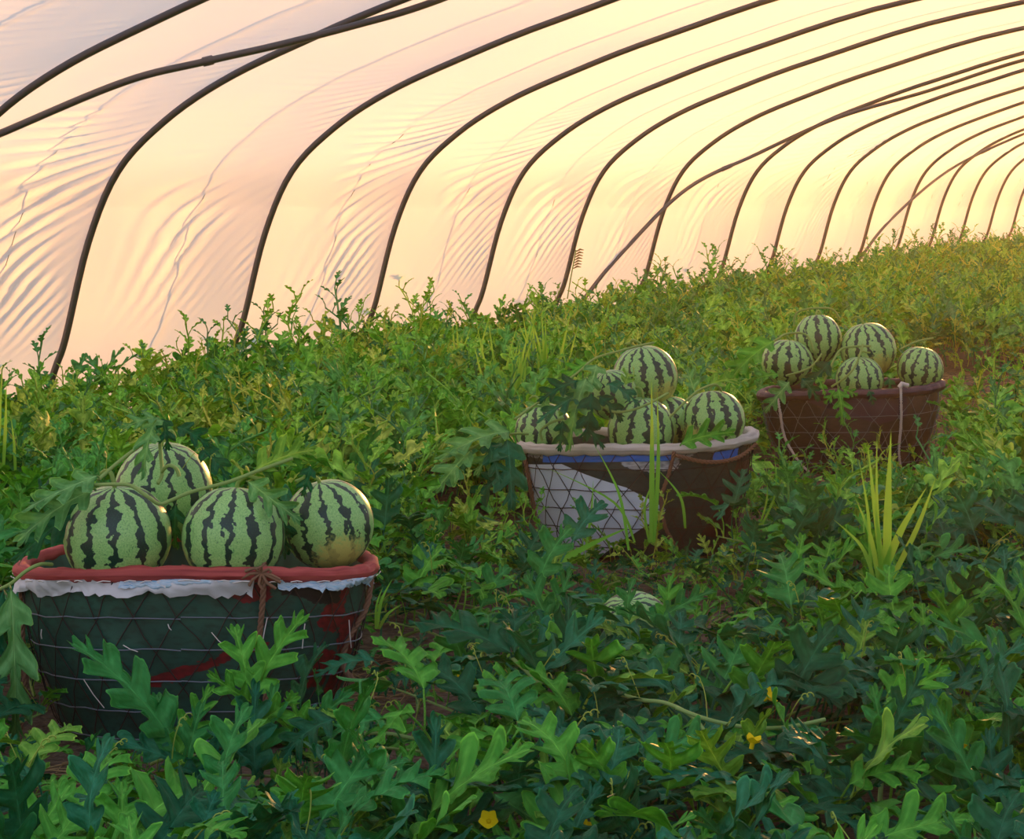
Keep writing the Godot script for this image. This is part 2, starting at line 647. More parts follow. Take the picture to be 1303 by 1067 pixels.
func rope(called: String, pts: PackedVector3Array, r: float, m: Material, parent: Node3D, twist := 34.0) -> void:
	var c := curve(pts, 8)
	var fine := PackedVector3Array()
	var l := 0.0
	var lens := PackedFloat32Array()
	for i in c.size() - 1:
		var n := maxi(1, int(c[i].distance_to(c[i + 1]) / 0.006))
		for k in n:
			fine.append(c[i].lerp(c[i + 1], float(k) / n))
			lens.append(l + c[i].distance_to(c[i + 1]) * k / n)
		l += c[i].distance_to(c[i + 1])
	var b := MB.new()
	for s in 3:
		var q := PackedVector3Array()
		for i in fine.size():
			var t := (fine[mini(i + 1, fine.size() - 1)] - fine[maxi(i - 1, 0)]).normalized()
			var e := t.cross(Vector3(0.3, 0.1, 1.0)).normalized()
			var g := t.cross(e)
			var a := lens[i] * twist * 4.0 + s * TAU / 3.0
			q.append(fine[i] + (e * cos(a) + g * sin(a)) * r * 0.55)
		b.tube(q, r * 0.55, 5)
	part(called, b.mesh(), m, parent)

func build_baskets() -> void:
	var tarp_red := rgb(120, 24, 30)
	# 1: nearest, green liner and red rim
	var k := Basket.new()
	k.at = Vector3(-0.681, 0, -4.42)
	k.top = Vector2(0.375, 0.215); k.bottom = Vector2(0.275, 0.165)
	k.front = 0.372; k.left = 0.345; k.right = 0.345
	var white := mat(rgb(205, 208, 212), 0.85)
	white.cull_mode = BaseMaterial3D.CULL_DISABLED
	var blue := mat(rgb(96, 170, 205), 0.8)
	blue.cull_mode = BaseMaterial3D.CULL_DISABLED
	blue.albedo_texture = noise_tex(0.03, [rgb(120, 190, 220), rgb(205, 215, 225), rgb(70, 150, 200)], 31, 256)
	blue.albedo_color = Color.WHITE
	var red := mat(Color.WHITE, 0.7)
	red.albedo_texture = noise_tex(0.02, [rgb(150, 52, 52), rgb(178, 78, 74), rgb(132, 44, 46)], 32, 256)
	var tex := patch_tex(rgb(28, 74, 64), rgb(42, 96, 80), [[0.45, 0.66, 0.57, 0.4, 0.02, tarp_red], [0.66, 0.08, 0.655, 0.28, 0.05, tarp_red], [0.695, 0.3, 0.7, 0.85, 0.07, tarp_red], [0.655, 0.5, 0.65, 0.62, 0.06, tarp_red], [0.53, 0.05, 0.56, 0.1, 0.05, tarp_red], [0.6, 0.06, 0.64, 0.12, 0.06, rgb(24, 28, 28)]], 41)
	var t := build_basket(k, "large wire basket with red padded rim and dark green liner, holding four watermelons", {
		"tex": tex, "rings": [0.05, 0.22, 0.4, 0.58, 0.76], "wire": M.wire, "wire_dark": M.wire_dark, "wire_r": 0.0016, "diagonals": 26, "rim_r": 0.017, "rim_mat": red, "rim_label": "red cloth wound round the rim", "stitches": 44,
		"cloths": [{"a0": -1.65, "a1": 0.36, "drop": 0.042, "mat": white, "label": "frayed white cloth edge"}, {"a0": -0.3, "a1": 0.32, "drop": 0.022, "mat": blue, "label": "blue printed cloth edge"}, {"a0": 0.5, "a1": 1.55, "drop": 0.026, "mat": blue, "label": "blue and white cloth edge"}]})
	var hl := Vector3(-0.37, 0, 0.02)
	rope("rope_handle", PackedVector3Array([hl + Vector3(0, 0.34, 0.02), hl + Vector3(0.004, 0.2, 0.03), hl + Vector3(0.01, 0.1, 0.035), hl + Vector3(0.0, 0.0, 0.03)]), 0.0065, M.rope, t)
	rope("rope_handle", PackedVector3Array([Vector3(0.38, 0.345, 0.03), Vector3(0.37, 0.27, 0.05), Vector3(0.33, 0.2, 0.08), Vector3(0.325, 0.15, 0.09), Vector3(0.36, 0.11, 0.1)]), 0.007, M.rope, t)
	rope("rope_handle", PackedVector3Array([Vector3(0.165, 0.385, 0.17), Vector3(0.17, 0.36, 0.214), Vector3(0.166, 0.3, 0.21), Vector3(0.16, 0.22, 0.2), Vector3(0.17, 0.12, 0.18), Vector3(0.165, 0.07, 0.175)]), 0.0065, M.rope, t)
	var kn := MB.new()
	for i in 9:
		var a := i * 0.75
		kn.tube(PackedVector3Array([Vector3(0.166, 0.375, 0.217), Vector3(0.166 + 0.022 * cos(a), 0.372 + 0.018 * sin(a), 0.226), Vector3(0.166 + 0.04 * cos(a + 0.3), 0.362 + 0.022 * sin(a), 0.222)]), 0.0035, 5)
	part("rope_knot", kn.mesh(), M.rope, t)
	for i in 9:
		var a := rng.randf_range(-1.2, 1.2)
		var h := rng.randf_range(0.35, 0.8)
		var p := on_basket(k, a, h, 0.011)
		var q := on_basket(k, a + rng.randf_range(-0.15, 0.15), h - rng.randf_range(0.03, 0.2), 0.014)
		var st := MB.new()
		st.tube(PackedVector3Array([p, (p + q) * 0.5 + Vector3(0, 0, 0.006), q]), 0.0011, 4)
		part("wire_end", st.mesh(), M.thread, t)
	# 2: white sheet
	var k2 := Basket.new()
	k2.at = Vector3(0.399, 0, -6.5)
	k2.top = Vector2(0.365, 0.205); k2.bottom = Vector2(0.275, 0.155)
	k2.front = 0.343; k2.left = 0.328; k2.right = 0.366
	var rim_white := mat(Color.WHITE, 0.75)
	rim_white.albedo_texture = noise_tex(0.02, [rgb(170, 160, 150), rgb(212, 204, 196), rgb(190, 180, 170)], 33, 256)
	var sheet := mat(rgb(214, 224, 240), 0.55)
	sheet.cull_mode = BaseMaterial3D.CULL_DISABLED
	var sblue := mat(rgb(40, 110, 205), 0.6)
	sblue.cull_mode = BaseMaterial3D.CULL_DISABLED
	var maroon := mat(rgb(62, 30, 32), 0.5)
	maroon.cull_mode = BaseMaterial3D.CULL_DISABLED
	var tex2 := patch_tex(rgb(40, 56, 54), rgb(58, 74, 68), [[0.3, 0.03, 0.55, 0.05, 0.05, rgb(150, 158, 165)], [0.5, 0.1, 0.52, 0.1, 0.09, rgb(186, 192, 198)]], 42)
	var t2 := build_basket(k2, "wire basket with whitish padded rim and a big white sheet over dark liner", {
		"tex": tex2, "rings": [0.1, 0.28, 0.46, 0.63, 0.82], "wire": M.wire_dark, "wire_dark": M.wire_dark, "wire_r": 0.0015, "diagonals": 24, "rim_r": 0.019, "rim_mat": rim_white, "rim_label": "off-white cloth wound round the rim",
		"sheets": [{"name": "white_sheet", "top": [Vector2(-1.45, 0.84), Vector2(-0.7, 0.87), Vector2(-0.47, 0.78), Vector2(-0.11, 0.66), Vector2(0.2, 0.46)], "bottom": [Vector2(-1.3, 0.0), Vector2(-0.9, 0.0), Vector2(-0.44, 0.0), Vector2(-0.1, 0.2), Vector2(0.18, 0.42)], "mat": sheet, "label": "white plastic sheet under the netting"},
			{"name": "blue_sheet", "bottom": [Vector2(-0.95, 0.88), Vector2(0.25, 0.9)], "top": [Vector2(-0.95, 0.96), Vector2(0.25, 0.98)], "mat": sblue, "label": "strip of blue plastic"},
			{"name": "blue_sheet", "bottom": [Vector2(0.62, 0.84), Vector2(0.98, 0.85)], "top": [Vector2(0.62, 0.94), Vector2(0.98, 0.94)], "mat": sblue, "label": "strip of blue plastic"},
			{"name": "dark_sheet", "bottom": [Vector2(0.62, 0.2), Vector2(1.3, 0.08)], "top": [Vector2(1.0, 0.85), Vector2(1.35, 0.86)], "mat": maroon, "label": "dark maroon plastic sheet"}]})
	rope("rope_handle", PackedVector3Array([Vector3(-0.37, 0.37, 0.0), Vector3(-0.36, 0.31, 0.06), Vector3(-0.34, 0.2, 0.08), Vector3(-0.325, 0.1, 0.08), Vector3(-0.335, 0.04, 0.08)]), 0.007, M.rope, t2)
	rope("rope_handle", PackedVector3Array([Vector3(0.1, 0.34, 0.228), Vector3(0.08, 0.26, 0.216), Vector3(0.06, 0.19, 0.208), Vector3(0.075, 0.1, 0.195), Vector3(0.115, 0.03, 0.175)]), 0.0065, M.rope, t2)
	rope("rope_handle", PackedVector3Array([Vector3(0.1, 0.33, 0.23), Vector3(0.2, 0.305, 0.205), Vector3(0.3, 0.31, 0.15), Vector3(0.375, 0.345, 0.06)]), 0.0065, M.rope, t2)
	# 3: maroon
	var k3 := Basket.new()
	k3.at = Vector3(1.378, 0, -8.3)
	k3.top = Vector2(0.36, 0.2); k3.bottom = Vector2(0.27, 0.155)
	k3.front = 0.318; k3.left = 0.29; k3.right = 0.338
	var rim_dark := mat(Color.WHITE, 0.45)
	rim_dark.albedo_texture = noise_tex(0.02, [rgb(56, 36, 52), rgb(82, 54, 66), rgb(44, 30, 46)], 34, 256)
	var flap := mat(rgb(56, 36, 62), 0.4)
	flap.cull_mode = BaseMaterial3D.CULL_DISABLED
	var tex3 := patch_tex(rgb(58, 46, 50), rgb(76, 62, 64), [[0.38, 0.2, 0.4, 0.7, 0.16, rgb(42, 32, 36)], [0.56, 0.4, 0.58, 0.6, 0.12, rgb(44, 34, 38)]], 43)
	var t3 := build_basket(k3, "far wire basket with dark maroon rim and brown liner, holding five watermelons", {
		"tex": tex3, "rings": [0.12, 0.32, 0.52, 0.72], "wire": M.wire, "wire_dark": M.wire, "wire_r": 0.0013, "diagonals": 22, "rim_r": 0.021, "rim_mat": rim_dark, "rim_label": "dark maroon plastic wound round the rim",
		"sheets": [{"name": "plastic_flap", "bottom": [Vector2(0.2, 0.62), Vector2(0.55, 0.7)], "top": [Vector2(-0.7, 0.97), Vector2(0.52, 0.98)], "mat": flap, "label": "loose purple plastic flap under the rim"}]})
	rope("cord_handle", PackedVector3Array([Vector3(0.165, 0.345, 0.19), Vector3(0.16, 0.3, 0.222), Vector3(0.163, 0.2, 0.205), Vector3(0.158, 0.1, 0.19), Vector3(0.165, 0.03, 0.175)]), 0.006, M.cord, t3, 60.0)
	rope("cord_handle", PackedVector3Array([Vector3(-0.32, 0.32, 0.13), Vector3(-0.31, 0.25, 0.15), Vector3(-0.29, 0.14, 0.15), Vector3(-0.24, 0.05, 0.18), Vector3(-0.2, 0.01, 0.22)]), 0.006, M.cord, t3, 60.0)
	var lk := MB.new()
	lk.tube(PackedVector3Array([Vector3(0.155, 0.345, 0.215), Vector3(0.165, 0.36, 0.215), Vector3(0.19, 0.352, 0.21)]), 0.011, 6)
	part("cord_knot", lk.mesh(), M.cord, t3)
	build_melons()

# ---------------------------------------------------------------- watermelons
func melon_tex(seed_: int, stripes: int, wide: float) -> ImageTexture:
	var w := 768
	var h := 384
	var im := Image.create(w, h, false, Image.FORMAT_RGB8)
	var nz := FastNoiseLite.new()
	nz.seed = seed_
	nz.frequency = 1.0
	nz.fractal_octaves = 2
	var hi := FastNoiseLite.new()
	hi.seed = seed_ + 9
	hi.frequency = 1.0
	hi.noise_type = FastNoiseLite.TYPE_CELLULAR
	var dark := rgb(18, 54, 48)
	var dark2 := rgb(34, 86, 54)
	var light := rgb(162, 212, 130)
	var light2 := rgb(130, 192, 106)
	var cream := rgb(206, 204, 112)
	for y in h:
		var v := float(y) / h
		var st := sin(PI * v)
		for x in w:
			var a := TAU * x / w
			var p := Vector3(cos(a) * st, cos(PI * v), sin(a) * st)
			var n1 := nz.get_noise_3dv(p * 3.2)
			var n2 := nz.get_noise_3dv(p * 9.0 + Vector3(5, 1, 2))
			var s := fposmod(a / TAU * stripes + n1 * 0.30 + n2 * 0.10, 1.0)
			var band := absf(s - 0.5)
			var c6 := hi.get_noise_3dv(p * 11.0)
			var edge := wide * (0.75 + 0.6 * nz.get_noise_3dv(p * 2.1 + Vector3(9, 9, 9))) + 0.075 * c6 + 0.05
			var net := nz.get_noise_3dv(p * 26.0)
			var c: Color
			if band < edge:
				c = dark.lerp(dark2, clampf(net * 1.1 + 0.15, 0.0, 0.6))
			else:
				c = light.lerp(light2, clampf(0.4 + net * 1.1, 0.0, 1.0))
				# thin broken veins of dark green in the pale bands
				if absf(nz.get_noise_3dv(p * Vector3(6.0, 3.0, 6.0) + Vector3(3, 0, 0))) < 0.012 and net > -0.1:
					c = c.lerp(dark2, 0.75)
			# pale ground spot, low on one side
			var g := p.dot(Vector3(0.45, -0.62, -0.64)) + 0.12 * n2
			c = c.lerp(cream, smoothstep(0.72, 0.95, g) * 0.85)
			im.set_pixel(x, y, c)
	return ImageTexture.create_from_image(im)

func build_melons() -> void:
	var mats := []
	for q in [[101, 12, 0.21], [102, 13, 0.21], [103, 12, 0.23], [104, 13, 0.2]]:
		var m := mat(Color.WHITE, 0.38)
		m.albedo_texture = melon_tex(q[0], q[1], q[2])
		mats.append(m)
	var rows := []
	var uvs := []
	for i in 33:
		var r := PackedVector3Array()
		var uu := PackedVector2Array()
		var v := i / 32.0
		for j in 49:
			var a := TAU * j / 48
			var y := cos(PI * v)
			var dip := 0.04 * exp(-pow(1.0 - y, 2.0) / 0.004)
			r.append(Vector3(cos(a) * sin(PI * v), y - dip, sin(a) * sin(PI * v)))
			uu.append(Vector2(j / 48.0, v))
		rows.append(r)
		uvs.append(uu)
	var b := MB.new()
	b.grid(rows, false, false, [], uvs)
	for i in b.n.size():
		if b.n[i].dot(b.v[i]) < 0.0:
			b.n[i] = -b.n[i]
	for i in b.idx.size() / 3:
		var p := b.v[b.idx[i * 3]]
		if (b.v[b.idx[i * 3 + 1]] - p).cross(b.v[b.idx[i * 3 + 2]] - p).dot(p) > 0.0:
			var q := b.idx[i * 3]
			b.idx[i * 3] = b.idx[i * 3 + 1]
			b.idx[i * 3 + 1] = q
	for i in b.n.size():
		b.n[i] = b.v[i].normalized()
	var body := b.mesh()
	var stems := []
	for i in 4:
		var sb := MB.new()
		var c := curve(PackedVector3Array([Vector3(0, 0.9, 0), Vector3(0.02, 1.06, 0.0), Vector3(0.12 + 0.05 * i, 1.2, 0.05), Vector3(0.3, 1.22 - 0.05 * i, 0.12), Vector3(0.5, 1.12, 0.2 - 0.1 * i)]), 5)
		sb.tube(c, 0.042, 7, Color(0.9, 0.95, 0.8))
		stems.append(sb.mesh())
	# [u, v, depth, radius, height over width, turn, lean, material, label, has a stem]
	var list := [
		[150, 682, 4.31, 0.1130, 0.98, 0.4, 0.08, 0, "striped watermelon at front left of the red-rimmed basket", 1],
		[297, 682, 4.31, 0.1085, 0.98, 2.1, -0.06, 1, "striped watermelon at front middle of the red-rimmed basket", 1],
		[418, 667, 4.44, 0.0985, 1.0, 4.0, -0.2, 2, "striped watermelon with yellow ground spot at right end of red-rimmed basket", 1],
		[208, 624, 4.57, 0.1090, 1.0, 5.3, -0.15, 3, "striped watermelon at the back of the red-rimmed basket, under a drooping leaf", 1],
		[816, 547, 6.41, 0.1055, 1.0, 0.9, 0.03, 0, "striped watermelon at front middle of the white-rimmed basket", 1],
		[908, 535, 6.42, 0.1000, 0.97, 2.7, -0.15, 2, "striped watermelon at right of the white-rimmed basket", 1],
		[821, 480, 6.62, 0.1055, 1.0, 4.4, -0.12, 1, "striped watermelon on top of the heap in the white-rimmed basket", 1],
		[779, 502, 6.45, 0.0800, 1.0, 0.2, 0.3, 3, "small striped watermelon half under leaves left of the topmost melon, white-rimmed basket", 0],
		[692, 549, 6.52, 0.0930, 1.0, 5.6, 0.1, 1, "striped watermelon at left end of the white-rimmed basket, beside leaves", 1],
		[853, 540, 6.60, 0.0920, 1.0, 3.2, -0.25, 3, "striped watermelon squeezed behind front and right melons, white-rimmed basket", 0],
		[1002, 461, 8.34, 0.1060, 0.9, 1.2, 0.02, 2, "striped watermelon at left end of the far maroon-rimmed basket", 1],
		[1041, 431, 8.47, 0.0980, 1.05, 2.2, -0.22, 0, "striped watermelon at top left of heap in far maroon-rimmed basket", 1],
		[1105, 445, 8.40, 0.1140, 1.0, 3.9, -0.18, 3, "largest striped watermelon, at top middle of the far maroon-rimmed basket", 1],
		[1094, 482, 8.20, 0.0960, 0.95, 5.2, -0.05, 1, "striped watermelon at the front of the far maroon-rimmed basket", 1],
		[1171, 469, 8.30, 0.0940, 0.97, 0.3, -0.2, 2, "yellow-bellied striped watermelon at right end of far maroon-rimmed basket", 1],
		[806, 800, 5.0, 0.0950, 0.95, 1.0, 0.5, 1, "watermelon lying on the ground among leaves below the white-rimmed basket", 0],
	]
	var groups := ["watermelons in the red-rimmed basket", "watermelons in the white-rimmed basket", "watermelons in the far maroon-rimmed basket"]
	for i in list.size():
		var q: Array = list[i]
		var p := spot(q[0], q[1], q[2])
		var t := thing("watermelon", q[8], "watermelon", p, groups[0 if i < 4 else 1 if i < 10 else 2] if i < 15 else "")
		t.scale = Vector3(q[3], q[3] * q[4], q[3])
		t.rotation = Vector3(0.1, q[5], q[6])
		part("rind", body, mats[q[7]], t)
		if q[9]:
			var s := part("stalk", stems[i % 4], M.stem, t)
			s.rotation.y = -q[5] + [2.6, 0.4, 3.4, 1.2][i % 4]

# ---------------------------------------------------------------- leaves
# A deeply lobed melon leaf with its stalk. The stalk's foot is the origin, it rises along y and the blade goes on along z.
func leaf_shape(seed_: int, length: float, width: float, stalk: float, pitch: float, bend: float, nt: int, pairs: float, fine: bool) -> MB:
	var r := RandomNumberGenerator.new()
	r.seed = seed_
	var b := MB.new()
	var top := Vector3(0, stalk, stalk * 0.35)
	if stalk > 0.0:
		var q := curve(PackedVector3Array([Vector3.ZERO, Vector3(0, stalk * 0.5, stalk * 0.08), top]), 3 if fine else 2)
		b.tube(q, 0.0026, 5 if fine else 3, Color(1.0, 1.0, 0.85), false)
	var rows := []
	var cols := []
	var js := [-1.0, -0.93, -0.7, -0.36, -0.02, 0.0, 0.02, 0.36, 0.7, 0.93, 1.0] if fine else [-1.0, -0.5, 0.0, 0.5, 1.0]
	var pos := top
	var ang := pitch
	var ph := [r.randf_range(-0.1, 0.16), r.randf_range(-0.1, 0.16)]
	var amp := [r.randf_range(0.85, 1.12), r.randf_range(0.85, 1.12)]
	var ruffle := r.randf_range(0.0, 6.0)
	var cup := r.randf_range(-0.35, 0.5)
	var sway := r.randf_range(-0.4, 0.4)
	var twist := r.randf_range(-0.5, 0.5)
	var yaw := 0.0
	for i in nt + 1:
		var t := float(i) / nt
		var fwd := Vector3(sin(yaw) * cos(ang), sin(ang), cos(yaw) * cos(ang))
		if i > 0: pos += fwd * (length / nt)
		ang -= bend / nt
		yaw += sway / nt
		var side := Vector3(cos(yaw), 0, -sin(yaw)).rotated(fwd, twist * t)
		var up := fwd.cross(side).normalized()
		var row := PackedVector3Array()
		var rc := PackedColorArray()
		for j in js:
			var s := 0 if j < 0.0 else 1
			var p: float = t * pairs + ph[s] * (1.0 - t) * smoothstep(0.0, 0.12, t)
			var fr := p - floorf(p)
			var off := absf(fr - 0.5)
			var lobe := sqrt(maxf(0.0, 1.0 - pow(off / 0.32, 2.4))) if off < 0.32 else 0.0
			lobe *= 1.0 + (0.09 * sin(fr * 17.0 + ruffle + s) if fine else 0.0)
			var env: float = width * 0.54 * amp[s] * (0.72 + 0.28 * smoothstep(0.0, 0.35, t)) * (1.0 - 0.55 * smoothstep(0.4, 1.0, t))
			var hw: float = lerpf(0.021 * (1.0 - 0.5 * t) * width / 0.13 * (0.45 + 0.55 * smoothstep(0.0, 0.1, t)), env, lobe)
			if t > 1.0 - 0.62 / pairs:      # the end lobe
				var e := (t - (1.0 - 0.62 / pairs)) / (0.62 / pairs)
				hw = maxf(0.3 * hw * (1.0 - e), env * 0.62 * sqrt(maxf(0.0, 1.0 - pow(absf(e - 0.45) / 0.55, 2.2))))
			if i == 0: hw = 0.003
			var lean := lerpf(0.28, 0.95, t)
			var x: float = j * hw
			if absf(j) > 0.0 and absf(j) < 0.1: x = signf(j) * minf(0.0022, hw * 0.35)
			var out := side * x * cos(lean) + fwd * absf(x) * sin(lean)
			var lift: float = absf(x) * (0.16 + cup) - cup * 2.4 * x * x / width + 0.10 * absf(x) * sin(p * TAU + ruffle + s * 2.0) + 0.07 * absf(x) * sin(p * 11.0 + ruffle + absf(j) * 2.0) + 0.22 * absf(x) * (off - 0.2) * (1.0 if fine else 0.4)
			row.append(pos + out + up * lift)
			var c := BLADE
			if absf(j) < 0.01: c = Color(0.85, 0.95, 0.8)
			elif absf(j) < 0.1: c = Color(0.46, 0.6, 0.46)
			elif off < 0.045 and absf(j) < 0.8: c = Color(0.40, 0.56, 0.42)
			elif absf(j) > 0.97: c = Color(0.72, 0.86, 0.52)
			rc.append(c)
		rows.append(row)
		cols.append(rc)
	b.grid(rows, false, true, cols)
	return b

var leaves_fine := []       # ArrayMesh with stalk
var leaves_flat := []       # blades almost without stalk, for cut vines
var leaves_small := []
var far_mb := []
var shoot_mb: MB

func make_leaf_meshes() -> void:
	var set_ := [[0.17, 0.135, 0.10, 0.15, 0.9, 4.0], [0.19, 0.14, 0.12, 0.55, 0.9, 4.0], [0.16, 0.13, 0.09, -0.1, 0.5, 3.0], [0.20, 0.14, 0.11, 0.95, 0.8, 4.0], [0.17, 0.13, 0.13, 1.25, 0.7, 3.0], [0.15, 0.125, 0.10, 0.35, 1.3, 3.0], [0.185, 0.15, 0.08, 0.7, 1.2, 4.0], [0.16, 0.12, 0.12, 0.0, 0.2, 4.0], [0.175, 0.14, 0.10, 0.8, 0.4, 3.0], [0.15, 0.13, 0.12, 0.4, 1.7, 3.0]]
	for i in set_.size():
		var s: Array = set_[i]
		leaves_fine.append(leaf_shape(200 + i, s[0], s[1], s[2], s[3], s[4], 52, s[5], true).mesh())
		if i < 6:
			leaves_flat.append(leaf_shape(300 + i, s[0], s[1], 0.012, 0.25, 0.5 + 0.12 * i, 52, s[5], true).mesh())
			far_mb.append(leaf_shape(400 + i, s[0], s[1], s[2], s[3], s[4], 20, s[5], false))
	for i in 3:
		leaves_small.append(leaf_shape(500 + i, 0.07, 0.05, 0.02, 0.7, 0.5, 24, 3.0, true).mesh())

# a tip of a vine standing up, with small leaves, joined: for the farther plants
func far_shoot(seed_: int) -> MB:
	var r := RandomNumberGenerator.new()
	r.seed = seed_
	var b := MB.new()
	var pts := curve(PackedVector3Array([Vector3.ZERO, Vector3(r.randf_range(-0.03, 0.03), 0.14, 0.02), Vector3(r.randf_range(-0.05, 0.05), 0.27, 0.03), Vector3(r.randf_range(-0.06, 0.06), 0.37, 0.06)]), 3)
	b.tube(pts, 0.0035, 4, Color(1, 1, 0.85))
	for i in 8:
		var t := 0.25 + 0.75 * i / 7.0
		var lf := leaf_shape(seed_ * 31 + i, lerpf(0.12, 0.05, t), lerpf(0.085, 0.03, t), 0.03, 0.9, 0.5, 12, 3.0, false)
		b.add(lf, Transform3D(Basis(Vector3.UP, i * 2.4 + r.randf()), pts[int(t * (pts.size() - 1))]))
	return b

func petal_mesh() -> ArrayMesh:
	var b := MB.new()
	for k in 5:
		var rows := []
		for i in 4:
			var t := i / 3.0
			var row := PackedVector3Array()
			for j in [-1.0, 0.0, 1.0]:
				row.append(Vector3(j * 0.0085 * sin(PI * clampf(t * 0.8 + 0.15, 0, 1)), 0.003 + 0.013 * t, 0.002 + 0.014 * t).rotated(Vector3.UP, TAU * k / 5.0))
			rows.append(row)
		b.grid(rows)
	b.tube(PackedVector3Array([Vector3(0, -0.006, 0), Vector3(0, 0.006, 0)]), 0.004, 6)
	return b.mesh()

func tendril_mesh(seed_: int) -> ArrayMesh:
	var r := RandomNumberGenerator.new()
	r.seed = seed_
	var pts := PackedVector3Array()
	var bow := r.randf_range(-0.03, 0.03)
	for i in 44:
		var t := i / 43.0
		var c := smoothstep(0.5, 0.65, t)
		var a := maxf(0.0, t - 0.5) * 34.0
		pts.append(Vector3(bow * sin(t * 3.0), 0.06 * sin(t * 2.0), 0.12 * minf(t, 0.5 + (t - 0.5) * 0.5)) + Vector3(0, cos(a) - 1.0, sin(a)) * 0.009 * c * (1.3 - t))
	var b := MB.new()
	b.tube(pts, 0.0012, 4)
	return b.mesh()

var petals: ArrayMesh
var tendrils := []

func place_leaf(parent: Node3D, mesh: Mesh, at: Vector3, yaw: float, tilt: float, roll: float, size: float, m: Material) -> void:
	var o := part("leaf", mesh, m, parent, at)
	o.basis = (Basis(Vector3.UP, yaw) * Basis(Vector3.RIGHT, tilt) * Basis(Vector3.BACK, roll)).scaled(Vector3.ONE * size)

func tone(x: float, z: float) -> Material:
	var v := noise.get_noise_2d(x * 0.9, z * 0.9) * 2.0 + rng.randf_range(-1.6, 1.6)
	return M.leaves[clampi(int(round(1.6 + v)), 0, 4)]

# ---------------------------------------------------------------- the field
# bare or trodden places: [x, depth, half-size x, half-size depth]
const BARE := [[-0.681, 4.42, 0.43, 0.36], [0.399, 6.5, 0.42, 0.34], [1.378, 8.3, 0.42, 0.32], [-0.86, 4.0, 0.13, 0.12], [-0.32, 4.8, 0.14, 0.22], [-0.16, 6.75, 0.16, 0.25], [-0.2, 5.9, 0.12, 0.12], [1.02, 7.7, 0.22, 0.3], [2.6, 11.0, 0.75, 1.0], [2.0, 9.3, 0.35, 0.5]]

func room(x: float, d: float) -> float:       # how freely plants grow there: 0 none, 1 full height
	var f := 1.0
	for q in BARE:
		var e := Vector2((x - q[0]) / q[2], (d - q[1]) / q[3]).length()
		f = minf(f, smoothstep(0.95, 1.35, e))
	var u := 651.5 + 2600.0 * x / d
	if u > -40 and u < 500 and d > 3.35 and d < 4.4: f = minf(f, 0.3)
	if u > 640 and u < 980 and d > 4.4 and d < 6.4: f = minf(f, 0.2 if d > 4.95 else 0.5)
	if u > 520 and u < 690 and d > 5.3 and d < 6.6: f = minf(f, 0.6)
	if u > 940 and u < 1230 and d > 6.2 and d < 8.2: f = minf(f, 0.22 if d > 6.8 else 0.5)
	# inside the film only
	var s := (Vector3(x, 0, -d) - FOOT).dot(LAT)
	if s < 0.05: f = 0.0
	return f

func vine(at: Vector3, yaw: float, size: float, n: int, label: String, lift := 0.0, group := "watermelon vines of the field") -> Node3D:
	var t := thing("watermelon_vine", label, "vine", at, group)
	var f := Vector3(sin(yaw), 0, cos(yaw))
	var sd := Vector3(cos(yaw), 0, -sin(yaw))
	var pts := PackedVector3Array()
	var wig := rng.randf_range(-0.08, 0.08)
	var l := 0.42 * size
	for i in 5:
		var e := i / 4.0
		pts.append(f * l * (e - 0.4) + sd * wig * sin(e * 4.0) + Vector3(0, 0.015 + size * (0.05 * sin(e * 3.0) + (0.12 + lift) * e * e), 0))
	var c := curve(pts, 4)
	var sb := MB.new()
	var rad := PackedFloat32Array()
	for i in c.size(): rad.append(lerpf(0.0042, 0.002, float(i) / c.size()))
	sb.tube(c, rad, 5)
	part("stem", sb.mesh(), M.stem, t)
	for i in n:
		var e := (i + 0.5) / n
		var p := c[int(e * (c.size() - 1))]
		var y := yaw + (1.0 if i % 2 else -1.0) * rng.randf_range(0.5, 2.0)
		place_leaf(t, leaves_fine[rng.randi() % leaves_fine.size()], p, y, rng.randf_range(-0.35, 0.3), rng.randf_range(-0.4, 0.4), size * rng.randf_range(0.62, 1.12) * (1.0 - 0.25 * e), tone(at.x + p.x, at.z + p.z))
	for i in 2:
		place_leaf(t, leaves_small[rng.randi() % 3], c[c.size() - 1 - i], yaw + rng.randf_range(-1.2, 1.2), rng.randf_range(-0.3, 0.2), 0, size * rng.randf_range(0.8, 1.2), M.leaves[4])
	if rng.randf() < 0.4:
		var o := part("tendril", tendrils[rng.randi() % 3], M.tendril, t, c[c.size() - 3] + Vector3(0, 0.05 * size, 0))
		o.rotation = Vector3(rng.randf_range(-0.8, 0.2), rng.randf() * TAU, 0)
	if rng.randf() < 0.045:
		var o := part("flower", petals, M.flower, t, c[int(c.size() * 0.7)] + Vector3(rng.randf_range(-0.04, 0.04), 0.13 * size, 0))
		o.rotation = Vector3(rng.randf_range(-0.5, 0.9), rng.randf() * TAU, 0)
	return t

func grows(x: float, d: float) -> String:
	var u := 651.5 + 2600.0 * x / d
	if d > 4.75:
		return "beyond the red-rimmed basket, at left" if u < 480 else "between the red-rimmed and the white-rimmed basket" if u < 680 else "close before the white-rimmed basket" if u < 970 else "around the broad grass clump at right"
	if d > 4.0:
		return "left of the red-rimmed basket" if u < 30 else "beside the foot of the red-rimmed basket" if u < 520 else "in the middle, nearer than the white-rimmed basket" if u < 900 else "at right, nearer than the broad grass clump"
	if d > 3.3:
		return "in front of the red-rimmed basket" if u < 500 else "in the middle of the foreground" if u < 900 else "in the right foreground"
	return "at the bottom edge, left" if u < 434 else "at the bottom edge, middle" if u < 868 else "at the bottom edge, right"

